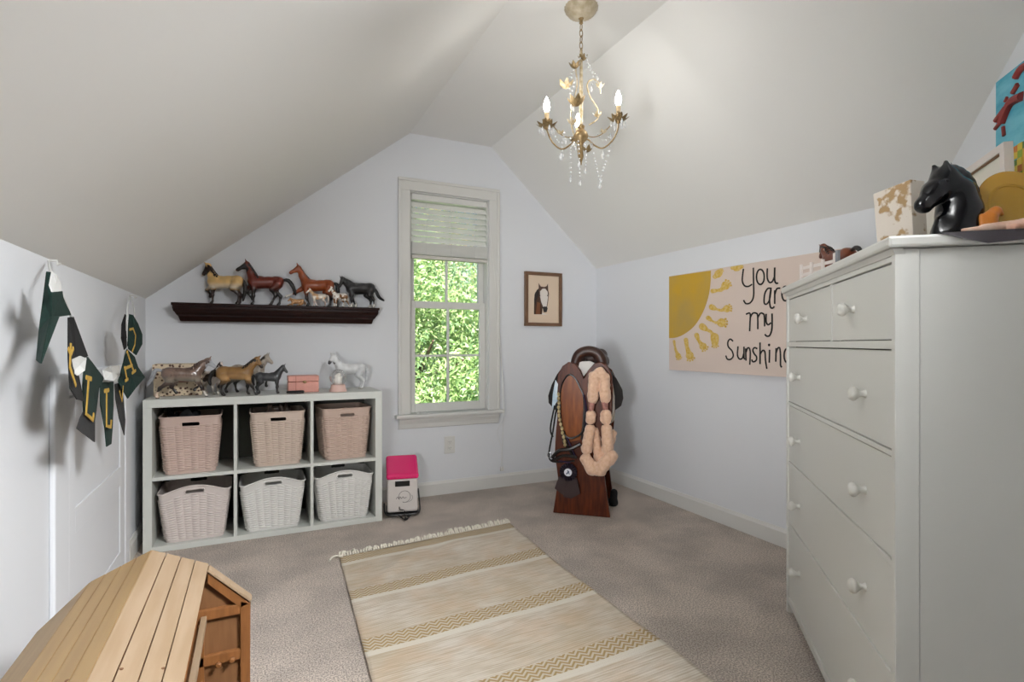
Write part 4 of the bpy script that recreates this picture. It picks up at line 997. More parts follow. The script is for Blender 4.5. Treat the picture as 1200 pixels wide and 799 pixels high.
for pts, r in (([(.005, .125), (.03, .115), (.055, .105)], .008), ([(.002, .150), (.025, .142), (.045, .140)], .006), ([(.04, .145), (.06, .12), (.09, .10), (.14, .105)], .014), ([(.055, .085), (.066, .075)], .005), ([(.045, .16), (.05, .19)], .006), ([(.095, .075), (.12, .06)], .008), ([(.11, .035), (.14, .02), (.2, .03)], .011)): cst(pts, r)
mb.build('painted_animal', RD, ca, smooth=True)
# black glossy horse bust
BUST = mat('black_glazed_ceramic', '06070b', .16, Specular_IOR_Level=.35)
bp_ = D(.95, .17); hb = empty('horse_bust', bp_, YAW*-1+.12, 'glossy black ceramic horse head bust at the near end of the dresser', 'figurine')
# local: x screen-right, z up ; size .17
Bp = [((-.006, 0, .018), (.002, 0, .07), .042, .042), ((.002, 0, .07), (-.004, 0, .110), .040, .034), ((-.004, 0, .110), (-.034, 0, .142), .032, .025), ((-.02, 0, .02), (.02, 0, .015), .036, .036),
      ((-.036, 0, .140), (-.066, 0, .112), .026, .019), ((-.066, 0, .112), (-.090, 0, .084), .018, .0125), ((-.090, 0, .084), (-.092, 0, .078), .0125, .0115), ((-.040, 0, .124), (-.058, 0, .106), .022, .016), ((-.062, 0, .096), (-.080, 0, .076), .012, .009),
      ((-.040, .012, .156), (-.047, .015, .176), .009, .004), ((-.040, -.012, .156), (-.047, -.015, .176), .009, .004), ((-.066, .013, .125), (-.062, .013, .126), .006, .005), ((-.066, -.013, .125), (-.062, -.013, .126), .006, .005), ((-.047, 0, .02), (-.047, 0, .05), .010, .008)]
def flatb(V): V = V.copy(); V[:, 2] = np.maximum(V[:, 2], 0); return V
skin_obj('bust', Bp, .0028, .014, BUST, hb, warp=flatb)
cr = smooth_path([(-.040, 0, .160), (-.016, 0, .162), (.014, 0, .148), (.034, 0, .118), (.044, 0, .08), (.040, 0, .04)], 4)
Mp = [(cr[i], cr[i+1], .010, .010) for i in range(len(cr)-1)]
for i in range(2, len(cr)-1, 2): Mp.append((cr[i], cr[i]+Vector((-.022, -.022, -.030)), .010, .005)); Mp.append((cr[i], cr[i]+Vector((-.022, .022, -.030)), .010, .005))
skin_obj('mane', Mp, .0028, .008, BUST, hb)
MB().lathe([(.05, 0), (.052, .004), (.046, .012)], 24, (-.002, 0, .0), M=Matrix.Diagonal((1.1, .85, 1, 1))).build('base', BUST, hb, smooth=True)
# grey model horse behind (only its ears show)
horse('grey model horse behind the black bust, only the ear tips showing', D(.80, .30), .150, -.35+PI, solid('8f9296', leg='4a4b4e'), '77797c', '77797c', mane_r=.03)
# amber plate
AMB = mat('amber_glass', 'e9bd58', .1, Transmission_Weight=.6, IOR=1.3)
pl = empty('amber_plate', D(.925, .275), 0, 'amber yellow glass plate standing on edge right of the black horse bust', 'plate')
Mpl = Matrix.Rotation(-YAW*.9-.15, 4, 'Z') @ Matrix.Translation((0.005, 0, .080)) @ Matrix.Rotation(math.radians(78), 4, 'X')
MB().lathe([(.001, .0), (.048, .0), (.052, .003), (.078, .012), (.080, .014), (.078, .016), (.052, .008), (.046, .005), (.001, .005)], 48, M=Mpl, cap=False).build('plate_disc', AMB, pl, smooth=True)
MB().lathe([(.047, .0065), (.052, .0085), (.047, .0095), (.046, .007)], 48, M=Mpl, cap=False).build('foot_ring', AMB, pl, smooth=True)
og = skin_obj('orange_figurine', [((0, 0, .02), (0, 0, .045), .016, .013), ((-.02, 0, .01), (.02, 0, .012), .012, .012), ((.0, 0, .05), (.014, 0, .062), .012, .008), ((.012, 0, .062), (.026, 0, .055), .008, .005), ((-.016, 0, .03), (-.02, 0, .05), .007, .005)], .003, .01, mat('orange_glaze', 'c97a2c', .3))
og.location = D(.980, .215); og.rotation_euler.z = -.4; tag(og, 'small orange figurine between the black bust and the amber plate', 'figurine')
pc_ = skin_obj('pink_cloth', [((-.075, .0, .004), (-.02, 0, .008), .004, .008), ((-.03, .0, .008), (.05, .01, .014), .008, .012), ((.0, .015, .016), (.08, .01, .020), .007, .010), ((.02, -.01, .008), (.13, 0, .012), .009, .013), ((.05, .0, .022), (.12, .0, .026), .007, .009)], .003, .008, mat('salmon_cloth', 'd9a48c', .85, color2='e8cbb8', vscale=25))
pc_.location = D(1.055, .195, 1.3125); pc_.rotation_euler.z = -YAW; tag(pc_, 'folded salmon pink cloth in front of the amber plate', 'cloth')
# dark sheet drooping over the side edge
DSH = mat('dark_purple_sheet', '2a2328', .35)
mb = MB(); q = [(.90, .13), (1.0, .06), (1.094, .075), (1.094, .46), (.93, .46), (.89, .3)]
mb.prism([(a, b, 1.3102) for a, b in q], (0, 0, .0012), M=MD)
mb.prism([(1.0935, .05, 1.3112), (1.096, .10, 1.2885), (1.098, .17, 1.276), (1.096, .28, 1.293), (1.0935, .36, 1.3112)], (ex.x*.0, 0, 0)) if False else None
mb.prism([(1.0935, .075, 1.3112), (1.097, .11, 1.297), (1.099, .155, 1.284), (1.097, .25, 1.292), (1.0935, .40, 1.305), (1.0935, .46, 1.3112)], (.0012, 0, 0), M=MD)
o = mb.build('drooping_sheet', DSH); o.location = (DFx, DFy, 0); tag(o, 'dark purple sheet under the bust, its corner drooping over the dresser side', 'paper')
#@@WALLART
# ================================================================== SUNSHINE CANVAS
cv = empty('sunshine_canvas', (0, 0, 0), 0, 'blush canvas lettered You are my Sunshine with a yellow handprint sun, right wall', 'wall art')
CX = RX-.036
A_, B_, C_, D_ = at(783, 323, 0, CX), at(785, 434, 0, CX), at(938, 300, 0, CX), at(920, 441, 0, CX)
zt, zb_ = (A_.z+C_.z)/2, (B_.z+D_.z)/2; y1_ = (A_.y+B_.y)/2; y0_ = y1_-1.16
MB().box((CX, y0_, zb_), (RX-.002, y1_, zt)).build('stretched_canvas', CANV, cv, bev=.002)
def cvp(x, y, e=.001): p = at(770+x/4.994, 290+y/4.994, 0, CX); return (CX-e, p.y, p.z)
def clampc(p): return (p[0], min(max(p[1], y0_+.003), y1_-.0015), min(max(p[2], zb_+.003), zt-.002))
mb = MB(); pts = smooth_path([cvp(*q) for q in ((315, 135), (313, 210), (300, 290), (270, 375), (222, 455), (165, 503), (115, 526), (68, 530))], 4)
pts = [clampc(p) for p in pts]+[(CX-.001, y1_-.0015, zt-.002)]
mb.prism(pts, (.0009, 0, 0)); mb.build('painted_sun', YEL, cv, label='mustard yellow quarter sun')
def disc(mb, x, y, rx, ry, e, n=14):
    mb.prism([clampc(cvp(x+rx*math.cos(2*PI*k/n), y+ry*math.sin(2*PI*k/n), e)) for k in range(n)], (.0006, 0, 0))
for q in ([(100, 548, 8), (104, 575, 6), (110, 600, 8), (125, 635, 17)], [(170, 540, 13), (175, 580, 11), (183, 605, 14), (192, 632, 24)], [(232, 512, 14), (242, 540, 9), (255, 560, 12), (270, 578, 22)],
          [(265, 462, 20), (290, 480, 10), (315, 492, 9), (338, 525, 25), (340, 560, 20)], [(300, 412, 14), (320, 428, 6), (345, 440, 8), (378, 440, 26)], [(320, 348, 17), (345, 360, 7), (375, 368, 9), (410, 358, 22)],
          [(325, 255, 13), (350, 252, 9), (375, 248, 12), (402, 222, 25)], [(340, 170, 14), (358, 155, 22), (372, 140, 14)], [(440, 120, 10), (465, 118, 22), (490, 112, 12)]):
    mb = MB(); e = .0012
    for (x0, y0, r0), (x1, y1, r1) in zip(q[:-1], q[1:]):
        for k in range(5):
            t = k/4; disc(mb, x0+(x1-x0)*t, y0+(y1-y0)*t, r0+(r1-r0)*t*t, (r0+(r1-r0)*t*t)*1.0, e); e += .00004
    (xa, ya, _), (xb, yb, rb) = q[-2], q[-1]; an = math.atan2(yb-ya, xb-xa)
    for k in range(4):
        a = an+(-.75+.5*k); disc(mb, xb+math.cos(a)*rb*1.25, yb+math.sin(a)*rb*1.25, rb*.26, rb*.26, e); e += .00004
    mb.build('handprint_ray', YELH, cv)
def ell(cx_, cy_, rx, ry, a0=0, a1=360, n=14): return [(cx_+rx*math.cos(math.radians(a0+(a1-a0)*i/n)), cy_+ry*math.sin(math.radians(a0+(a1-a0)*i/n))) for i in range(n+1)]
words = {'lettering_you': [[(507, 125), (500, 190), (512, 222), (535, 228), (558, 215)], [(565, 118), (566, 200), (566, 285), (548, 322), (522, 328), (508, 308)], ell(606, 172, 23, 44), [(647, 122), (646, 175), (658, 203), (675, 200), (687, 175)], [(690, 117), (689, 185), (697, 208), (710, 208)]],
         'lettering_are': [[(672, 240), (650, 240), (632, 270), (628, 320), (640, 332), (658, 310), (668, 250)], [(668, 240), (660, 300), (664, 345), (676, 355), (688, 345)], [(690, 250), (690, 330)], [(690, 275), (702, 242), (722, 238)], ell(752, 270, 20, 42, -20, -330)],
         'lettering_my': [[(522, 390), (546, 386), (545, 440), (543, 490)], [(545, 415), (560, 386), (580, 384), (590, 400), (591, 478)], [(591, 410), (605, 386), (620, 386), (629, 402), (631, 462)], [(640, 388), (640, 435), (652, 452), (668, 440)], [(674, 386), (674, 470), (662, 512), (645, 519), (632, 508)]],
         'lettering_sunshine': [[(446, 548), (430, 536), (416, 552), (418, 580), (440, 605), (447, 635), (432, 654), (412, 652), (404, 632)], [(475, 578), (472, 630), (484, 652), (500, 648), (508, 622)], [(510, 580), (510, 640), (515, 655)], [(520, 590), (522, 662)], [(522, 612), (532, 588), (543, 592), (547, 620), (544, 686)],
                                [(588, 592), (572, 586), (562, 600), (570, 622), (584, 640), (580, 662), (562, 668), (556, 655)], [(604, 555), (604, 682)], [(604, 625), (620, 602), (633, 612), (636, 660), (644, 710)], [(660, 598), (658, 674)], ell(657, 570, 2, 3), [(698, 588), (696, 668)], [(697, 620), (708, 590), (720, 590), (724, 640), (724, 688), (732, 700)], ell(762, 632, 17, 40, -20, -330)]}
for nm, strokes in words.items():
    mb = MB()
    for s_ in strokes:
        pts = [clampc(cvp(x, y, .0022)) for x, y in s_]; mb.tube(smooth_path(pts, 4), .0052, 6, flat=(1, 0, 0))
    mb.build(nm, INK, cv, smooth=True)
# ================================================================== FRAMED HORSE PORTRAIT
fp = empty('framed_portrait', (0, 0, 0), 0, 'small wood-framed portrait of a bay horse head on the back wall right of the window', 'picture')
FX0, FX1, FZ0, FZ1 = 1.872, 2.200, 1.218, 1.638; yw = DY-.003
WD = mat('walnut_frame', '7a5a42', .5, var=.25, vscale=20); FWd = .026
for a, b, c_, d_ in ((FX0, FX1, FZ1-FWd, FZ1), (FX0, FX1, FZ0, FZ0+FWd), (FX0, FX0+FWd, FZ0+FWd, FZ1-FWd), (FX1-FWd, FX1, FZ0+FWd, FZ1-FWd)):
    MB().box((a, DY-.028, c_), (b, yw, d_)).build('frame_side', WD, fp, bev=.002)
MB().box((FX0+FWd, DY-.016, FZ0+FWd), (FX1-FWd, DY-.012, FZ1-FWd)).build('mat_paper', PAPER, fp)
MB().box((FX0+.005, DY-.011, FZ0+.005), (FX1-.005, yw, FZ1-.005)).build('backing', WD, fp)
def pp(x, y, e): p = at(600+x/7.99, 300+y/7.99, 1, DY-.016); return (p.x, DY-.016-e, p.z)
def poly(col_, pts, e, nm='print_shape'): return MB().prism([pp(x, y, e) for x, y in pts], (0, .0005, 0)).build(nm, mat('print_'+col_, col_, .7), fp)
poly('4a3020', [(205, 545), (207, 400), (215, 345), (240, 310), (255, 300), (300, 320), (290, 430), (280, 545)], .001)
poly('2b2320', [(208, 420), (210, 360), (232, 318), (262, 300), (250, 360), (225, 420), (222, 470)], .0016)
poly('7a4a2c', [(222, 545), (235, 430), (262, 440), (262, 545)], .0016)
poly('5a4238', [(250, 320), (248, 252), (268, 285), (300, 290), (322, 283), (335, 258), (338, 320), (345, 350), (335, 440), (325, 490), (285, 490), (262, 440), (255, 380)], .0022)
poly('e6ddd6', [(262, 330), (285, 305), (310, 305), (332, 335), (335, 380), (328, 440), (322, 475), (290, 475), (272, 430), (262, 380)], .0028)
poly('2f2a2b', [(284, 480), (300, 472), (325, 474), (332, 490), (322, 525), (296, 527)], .0034)
poly('2f2a2c', [(256, 362), (264, 366), (262, 378), (256, 374)], .0034); poly('2f2a2c', [(326, 366), (333, 362), (333, 374), (327, 377)], .0034)
poly('e2ddda', [(282, 530), (300, 540), (345, 547), (280, 548)], .003)
# ================================================================== BUNTING on the left wall
bt = empty('letter_bunting', (0, 0, 0), 0, 'dark green felt bunting with gold letters hanging from two hooks on the left wall', 'bunting')
XO = -.47
def lp(u, v, x): p = at(u, v, 0, x); return p
def cordp(l): return [lp(u, v, x) for u, v, x in l]
mb = MB(); mb.tube(smooth_path(cordp([(57, 306, -.55), (60, 320, -.50), (72, 343, XO), (83, 370, XO), (102, 418, XO), (118, 443, XO), (128, 448, XO), (138, 445, XO), (144, 430, XO), (148, 400, XO), (149, 365, XO), (152, 346, -.55)]), 5), .0035, 6)
mb.tube(smooth_path(cordp([(152, 347, -.55), (156, 358, -.50), (158, 370, XO)])), .003, 5); mb.build('cord', TULLE, bt)
for u, v in ((57, 305), (152, 346)):
    p = lp(u, v, LX); MB().tube([p+Vector((.0, 0, .0)), p+Vector((.02, 0, 0)), p+Vector((.022, 0, -.012)), p+Vector((.03, 0, -.008))], .004, 6).build('hook', TRIM, bt, smooth=True)
def pen(name, l, m=GREEN, th=.003, label=None):
    """flag outline with its own folds; fan from the centroid, given thickness"""
    P = [lp(u, v, x) for u, v, x in l]; c_ = sum(P, Vector())/len(P); n = len(P); mb = MB()
    vs = P+[c_]+[p+Vector((th, 0, 0)) for p in P]+[c_+Vector((th, 0, 0))]
    fs = [(i, (i+1) % n, n) for i in range(n)]+[(n+1+(i+1) % n, n+1+i, 2*n+1) for i in range(n)]+[(i, n+1+i, n+1+(i+1) % n, (i+1) % n) for i in range(n)]
    mb.add(vs, fs); return mb.build(name, m, bt, label=label)
def let(strokes, x, w=.0075, nm='gold_letter', par=None):
    mb = MB()
    for s_ in strokes: mb.tube([lp(u, v, x) for u, v in s_], w, 6, flat=(1, 0, 0))
    return mb.build(nm, GOLD, bt)
X = XO
pen('pennant', [(54, 318, X-.02), (60, 319, X-.01), (72, 342, X), (82, 369, X), (68, 371, X+.01), (63, 384, X+.02), (56, 402, X+.03), (47, 426, X+.04), (42, 422, X+.02), (45, 388, X-.01), (50, 350, X-.02)])
pen('tulle_bow', [(60, 318, X+.02), (65, 322, X+.03), (70, 332, X+.03), (71, 341, X+.03), (60, 342, X+.035), (57, 334, X+.03)], TULLE)
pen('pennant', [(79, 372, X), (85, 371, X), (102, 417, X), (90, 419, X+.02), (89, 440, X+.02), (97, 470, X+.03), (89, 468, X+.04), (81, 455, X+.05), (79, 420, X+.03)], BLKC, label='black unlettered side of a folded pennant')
let([[(83, 402), (82, 430), (89, 452)], [(80, 408), (83, 416), (86, 408)]], X+.055, .006)
pen('tulle_bow', [(84, 421, X+.03), (93, 417, X+.03), (100, 420, X+.03), (98, 434, X+.05), (90, 440, X+.04), (84, 436, X+.03)], TULLE)
pen('pennant', [(98, 424, X+.01), (102, 418, X), (121, 443, X), (115, 455, X+.01), (112, 480, X+.02), (110, 493, X+.03), (97, 482, X+.03), (96, 452, X+.02)])
pen('pennant_tip', [(97, 482, X+.03), (110, 493, X+.03), (110, 518, X+.03), (89, 502, X+.04), (93, 490, X+.03)], DGREY, label='charcoal lower end of the pennant')
let([[(104, 443), (101, 485), (109, 492), (110, 484)], [(101, 442), (107, 444)]], X+.04)
pen('tulle_bow', [(120, 434, X+.0), (128, 429, X+.02), (139, 428, X+.02), (139, 440, X+.02), (132, 446, X+.03), (122, 445, X+.01)], TULLE)
pen('pennant', [(117, 448, X), (132, 447, X), (132, 475, X+.02), (131, 500, X+.03), (122, 502, X+.03), (117, 475, X+.02)])
pen('pennant_tip', [(122, 502, X+.03), (131, 500, X+.03), (129.5, 520, X+.035), (124, 523.5, X+.035)])
let([[(125, 458), (125, 499), (130, 500), (130.5, 492)], [(122.5, 458), (127.5, 457)]], X+.045)
pen('pennant', [(134, 450, X), (141, 448, X), (144, 470, X+.01), (146, 492, X+.02), (145, 510, X+.02), (139, 490, X+.02), (135, 468, X+.01)], DGREY)
let([[(140, 458), (143, 470), (144.5, 452)]], X+.03, .005)
pen('pennant', [(138, 447, X+.005), (148, 409, X+.005), (157, 418, X+.02), (161, 430, X+.03), (169, 442, X+.04), (158, 455, X+.04), (149, 467, X+.03), (142, 455, X+.02)])
let([[(149, 412), (157, 436)], [(155, 437), (159, 434)], [(146, 430), (149, 445)], [(147, 446), (150, 444)], [(146, 432), (155, 428)]], X+.055, .0065)
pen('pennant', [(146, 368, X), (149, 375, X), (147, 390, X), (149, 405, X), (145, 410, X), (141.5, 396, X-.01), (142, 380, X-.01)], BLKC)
pen('pennant', [(151, 368, X), (155, 369, X+.01), (161, 379, X+.02), (166, 392, X+.03), (166, 403, X+.03), (159, 416, X+.03), (150, 409, X+.01), (149, 392, X)])
let([[(152, 386), (156, 385), (159, 393), (158, 404), (155, 412)]], X+.045, .0055)
#@@STAND
# ================================================================== SADDLE STAND
SO = Vector((1.850, 2.860, 0)); sx_ = Vector((.744, -.668, 0)); sn = Vector((-.668, -.744, 0))   # across, towards the room
ang = math.atan2(sx_.y, sx_.x)
def sp_(u, v, off=0):
    p = onp(u, v, (SO.x+sn.x*off, SO.y+sn.y*off), (sn.x, sn.y)); return ((p-SO).dot(sx_), -off, p.z)   # local: x across, y back, z
st = empty('saddle_stand', SO, ang, 'reddish-brown wooden saddle stand with a double-arched front in the right back corner', 'saddle stand')
out = [(648, 601.5), (651, 582), (654, 562), (652, 546), (650, 530), (651, 510), (653, 490), (652, 470), (652, 452), (654, 438), (659, 429), (666, 424), (674, 426), (680, 434), (684, 444), (689, 434), (696, 426), (704, 424), (712, 429), (717, 440), (718, 455), (717, 480), (714, 510), (710, 540), (708, 558), (711, 580), (715, 606)]
pts = [sp_(u, v) for u, v in out]; pts = [(x, y, max(z, .002)) for x, y, z in pts]
pts[0] = (pts[0][0], 0, .002); pts[-1] = (pts[-1][0], 0, .002)
MB().prism(pts, (0, .03, 0)).build('front_board', STANDW, st, bev=.004)
inn = [(660, 520), (657, 490), (656, 468), (658, 452), (663, 442), (668, 439), (674, 443), (680, 455), (684, 466), (684, 490), (681, 515)]
MB().prism([sp_(u, v, .006) for u, v in inn], (0, .006, 0)).build('arch_panel', STANDP, st, bev=.001, label='polished orange-brown arched panel')
mb = MB(); mb.tube(smooth_path([sp_(u, v, .010) for u, v in inn], 3), .005, 6); mb.build('panel_edging', BLK, st, smooth=True)
inn2 = [(x*-1+1368, y) for x, y in inn]
MB().prism([sp_(u, v, .006) for u, v in inn2], (0, .006, 0)).build('arch_panel', STANDW, st)
bk = [(x, y, z) for x, y, z in pts if z < .99]
MB().prism([(x*.95, .33, z*.96) for x, y, z in pts], (0, .03, 0)).build('rear_board', STANDW, st)
MB().box((-.12, .03, .80), (.12, .33, .825)).build('saddle_rail', STANDW, st); MB().box((-.10, .03, .30), (.10, .33, .325)).build('shelf_brace', STANDW, st)
# saddle (pommel towards the room)
sd = empty('saddle', SO, ang, 'dark brown leather english saddle resting on top of the wooden stand', 'saddle')
cxs, _, zt_ = sp_(690, 408, -.06); _, _, zl = sp_(690, 440, -.06)
pr = []
N_ = 14; rw_ = .078
ap_ = smooth_path([sp_(u, v, -.06) for u, v in ((673, 434), (675, 422), (680, 414), (690, 411), (700, 414), (705, 422), (707, 434))], 3)
for i in range(len(ap_)-1): pr.append((ap_[i], ap_[i+1], .020, .020))
for q0, q1, ra, rb_ in (((-.055, .10, zt_-.07), (-.075, .30, zt_-.09), .028, .05), ((.055, .10, zt_-.07), (.075, .30, zt_-.09), .028, .05), ((-.06, .36, zt_-.05), (.06, .36, zt_-.05), .045, .045), ((0, .22, zt_-.12), (0, .32, zt_-.11), .05, .06)):
    pr.append(((q0[0]+cxs, q0[1], q0[2]), (q1[0]+cxs-.02, q1[1], q1[2]), ra, rb_))
skin_obj('seat', pr, .007, .03, LEATH, sd)
for sgn, pg in ((-1, [(659, 428), (650, 439), (643, 452), (638.5, 465), (639, 474), (646, 481), (654, 487), (658, 470)]), (1, [(704, 424), (713, 433), (722, 445), (728.5, 458), (729.5, 468), (727, 477), (720, 482), (712, 470)])):
    P3 = [sp_(u, v, -.06) for u, v in pg]; c_ = [sum(p[i] for p in P3)/len(P3) for i in range(3)]
    vs = [(p[0], p[1]+.01*k, p[2]) for k, p in enumerate(P3)]; mb = MB(); mb.prism([(p[0], .055+abs(p[0]-cxs)*.35, p[2]) for p in P3], (sgn*-.012, .10, 0)); mb.build('flap', LEATHD, sd, bev=.004)
mb = MB(); mb.prism([sp_(u, v, -.045) for u, v in ((674, 426), (682, 423.5), (691, 423), (698, 426), (690, 433), (684, 441), (679, 433))], (0, .02, 0)); 
mb.build('saddle_pad', mat('white_pad', 'dfdcd8', .9), sd)
MB().prism([sp_(u, v, -.05) for u, v in ((713, 438), (717, 445), (720, 465), (720, 492), (716, 497), (714, 480))], (0, .03, 0)).build('pad_edge', FLEECEW, sd, bev=.008)
# fleece breastplate
fz = empty('fleece_harness', SO, ang, 'peach fleece-covered horse harness draped over the right arch of the stand', 'harness')
def P_(u, v, o=.05): return sp_(u, v, o)
def fleece(name, segs, k=.02, m=FLEECE): return skin_obj(name, [(P_(*a), P_(*b), ra, rb) for a, b, ra, rb in segs], .006, k, m, fz, warp=lambda V: V+(np.stack([vnoise(V, 60, 1), vnoise(V, 60, 2), vnoise(V, 60, 3)], 1)-.5)*.009)
fleece('fleece_sleeve', [((703, 437), (696, 442), .034, .034), ((703, 437), (708, 443), .034, .034), ((696, 442), (694.5, 467), .034, .033), ((708, 443), (709.5, 466), .033, .034)], .010)
mb = MB()
for u0, v0, u1, v1 in ((693.5, 471, 692.5, 484), (708.5, 471, 710, 484)): mb.tube([P_(u0, v0), P_(u1, v1)], [.022, .015], 8)
mb.build('woven_strap', mat('pink_woven_strap', 'b98378', .8, var=.4, vscale=80), fz, smooth=True)
fleece('fleece_cuff', [((692.5, 486), (692, 492), .031, .031)]); fleece('fleece_cuff', [((710, 486), (710.5, 492), .034, .034)])
mb = MB(); mb.tube([P_(692, 492), P_(691, 501)], .010, 8); mb.tube([P_(710.5, 492), P_(711, 501)], .010, 8); mb.tube([P_(688, 497, .06), P_(696, 497, .06)], .006, 6); mb.tube([P_(706, 497, .06), P_(716, 497, .06)], .006, 6)
mb.build('buckle_strap', LEATH, fz, smooth=True)
fleece('fleece_sleeve', [((691.5, 502), (687.5, 526), .031, .034)]); fleece('fleece_sleeve', [((711, 502), (712.5, 525), .034, .038)])
fleece('fleece_sleeve', [((697, 505, .01), (702, 540, .01), .026, .030), ((718, 508, .01), (709, 535, .01), .026, .03)])
fleece('fleece_girth', [((687, 538, .06), (694, 549, .07), .038, .036), ((694, 549, .07), (703, 550, .07), .036, .036), ((703, 550, .07), (716, 535, .06), .036, .042)], .02)
# bridle
brd = empty('bridle', SO, ang, 'black leather bridle with cream rope looped on the left of the stand', 'bridle')
def tb(name, m, *lines, r=.005, flat=None):
    mb = MB()
    for l in lines: mb.tube(smooth_path([P_(u, v, o) for u, v, o in l], 4), r, 6)
    return mb.build(name, m, brd, smooth=True)
tb('rein', BLK, [(656, 465, .03), (651, 485, .03), (648, 505, .03), (643.5, 530, .03), (646, 540, .03), (660, 541, .035), (673, 540, .035)], [(684, 465, .03), (686, 485, .03), (683, 505, .03), (672, 513, .03), (662, 510, .03), (657, 495, .03), (656, 470, .03)], [(650, 475, .03), (645, 502, .03), (648, 512, .03)], r=.006)
tb('browband', mat('purple_strap', '2a1a3a', .5), [(664, 512, .035), (669, 523, .035), (675, 537, .035)], [(655, 540, .04), (668, 542, .04)], [(684, 462, .035), (687, 480, .03), (686, 500, .03)], r=.005)
tb('noseband', LEATHD, [(647, 536, .03), (655, 528, .045), (668, 526, .05), (680, 520, .04)], [(647, 540, .03), (660, 534, .04), (676, 536, .04)], [(660, 505, .03), (664, 520, .03), (672, 535, .03)], r=.011)
mb = MB()
for i, (u, v) in enumerate([(654.5, 462), (654.5, 467), (655, 472), (654.5, 477), (655, 482), (655, 487), (656, 492), (657, 497), (658.5, 502), (659, 507), (660.5, 512), (661.5, 517), (662, 521)]): mb.ball(P_(u, v, .04), (.010, .008, .014), n=8)
mb.build('rope_beads', mat('cream_rope', 'c9b48a', .8, color2='8a7a52', vscale=70), brd, smooth=True, label='cream knotted rope')
mb = MB(); [mb.tube([P_(644+2.4*math.cos(t), 533+3*math.sin(t), .035) for t in [k*PI/8 for k in range(17)]], .0025, 6)]
mb.build('bit_ring', mat('steel', 'a9abb0', .25, metal=1), brd, smooth=True)
rb = empty('pale_ribbon', SO, ang, 'pale blue satin ribbon hanging at the left edge of the stand by the saddle flap', 'ribbon')
MB().prism([P_(u, v, .008) for u, v in ((651, 445), (654, 450), (653, 462), (655, 468), (651, 473), (649, 480), (647, 477), (648, 462))], (0, -.006, 0)).build('ribbon_strip', mat('pale_blue_satin', 'a9c0d2', .4, color2='dfe6ea', vscale=20), rb)
rs = empty('rosette', SO, ang, 'dark purple pleated show rosette with a white centre hanging below the bridle', 'rosette')
c_ = Vector(P_(666, 553, .05)); mb = MB(); R_2 = .055; n = 40
for k in range(n):
    a0, a1 = 2*PI*k/n, 2*PI*(k+1)/n; z0 = .006 if k % 2 else -.004; z1 = -.004 if k % 2 else .006
    mb.add([c_+Vector((.02*math.cos(a0), z0-.006, .02*math.sin(a0))), c_+Vector((R_2*math.cos(a0), z0, R_2*math.sin(a0))), c_+Vector((R_2*math.cos(a1), z1, R_2*math.sin(a1))), c_+Vector((.02*math.cos(a1), z1-.006, .02*math.sin(a1)))], [(0, 1, 2, 3)])
PUR = mat('dark_plum_satin', '1d1220', .5); o = mb.build('pleated_ring', PUR, rs); o.modifiers.new('t', 'SOLIDIFY').thickness = .002
MB().lathe([(.001, 0), (.024, 0), (.024, .005), (.001, .006)], 24, M=Matrix.Translation(c_+Vector((0, -.008, 0))) @ Matrix.Rotation(PI/2, 4, 'X'), cap=False).build('centre_button', mat('white_button', 'd9dae2', .4), rs, label='white centre with a small blue-grey horse mark')
skin_obj('button_mark', [(c_+Vector((-.008, -.015, -.008)), c_+Vector((.004, -.015, .004)), .004, .004), (c_+Vector((.004, -.015, .004)), c_+Vector((-.002, -.015, .012)), .004, .003), (c_+Vector((.004, -.015, .0)), c_+Vector((.010, -.015, -.010)), .003, .002)], .0015, .003, mat('mark_grey', '55607a', .5), rs)
for l in ([(655, 558), (666, 563), (660, 580), (650, 572)], [(664, 562), (676, 560), (680, 578), (670, 584), (660, 582)]):
    MB().prism([P_(u, v, .035) for u, v in l], (0, -.003, 0)).build('ribbon_tail', mat('dark_maroon_satin', '2a1414', .5), rs)
sh_ = skin_obj('small_bag', [((0, 0, .02), (.09, 0, .02), .022, .02), ((.08, 0, .03), (.085, 0, .09), .026, .024)], .006, .02, BLKC); p = at(712, 568, 2, 0)
sh_.location = (2.09, 2.98, .002); sh_.rotation_euler.z = -.7; tag(sh_, 'small black bag on the carpet tucked behind the saddle stand', 'bag')
#@@CHANDELIER
# ================================================================== CHANDELIER
CHX, CHY = 1.289, 1.988
ch = empty('chandelier', (CHX, CHY, HC), 0, 'small antique gold three-candle chandelier with leaves and crystal strands', 'chandelier')
crv = Vector((CS, -SN, 0)); cbk = Vector((SN, CS, 0))       # right / away, only used to turn the arms
pxm = 2.356/F
def cz(v): return H+(Y0-v)*pxm-HC
def cpt(u, v, back=0): return crv*((u-681)*pxm)+cbk*back+Vector((0, 0, cz(v)))
CAN = mat('ribbed_ceramic', 'c9bda6', .35, color2='b0a184', vscale=30)
mb = MB(); prof = [(.001, -.052), (.012, -.050), (.03, -.046), (.055, -.032), (.07, -.012), (.072, 0)]
vs = []; n = 48
for r, z in prof:
    for k in range(n): q = r*(1+(.03 if k % 2 else -.02)*(r > .02)); vs.append((q*math.cos(2*PI*k/n), q*math.sin(2*PI*k/n), z))
mb.add(vs, [(i*n+k, i*n+(k+1) % n, (i+1)*n+(k+1) % n, (i+1)*n+k) for i in range(len(prof)-1) for k in range(n)]); mb.build('canopy', CAN, ch, smooth=True)
MB().lathe([(.004, -.075), (.009, -.070), (.006, -.060), (.010, -.052), (.016, -.046)], 14).build('canopy_finial', BRONZE, ch, smooth=True)
z = -.072; i = 0
zend = cz(62)
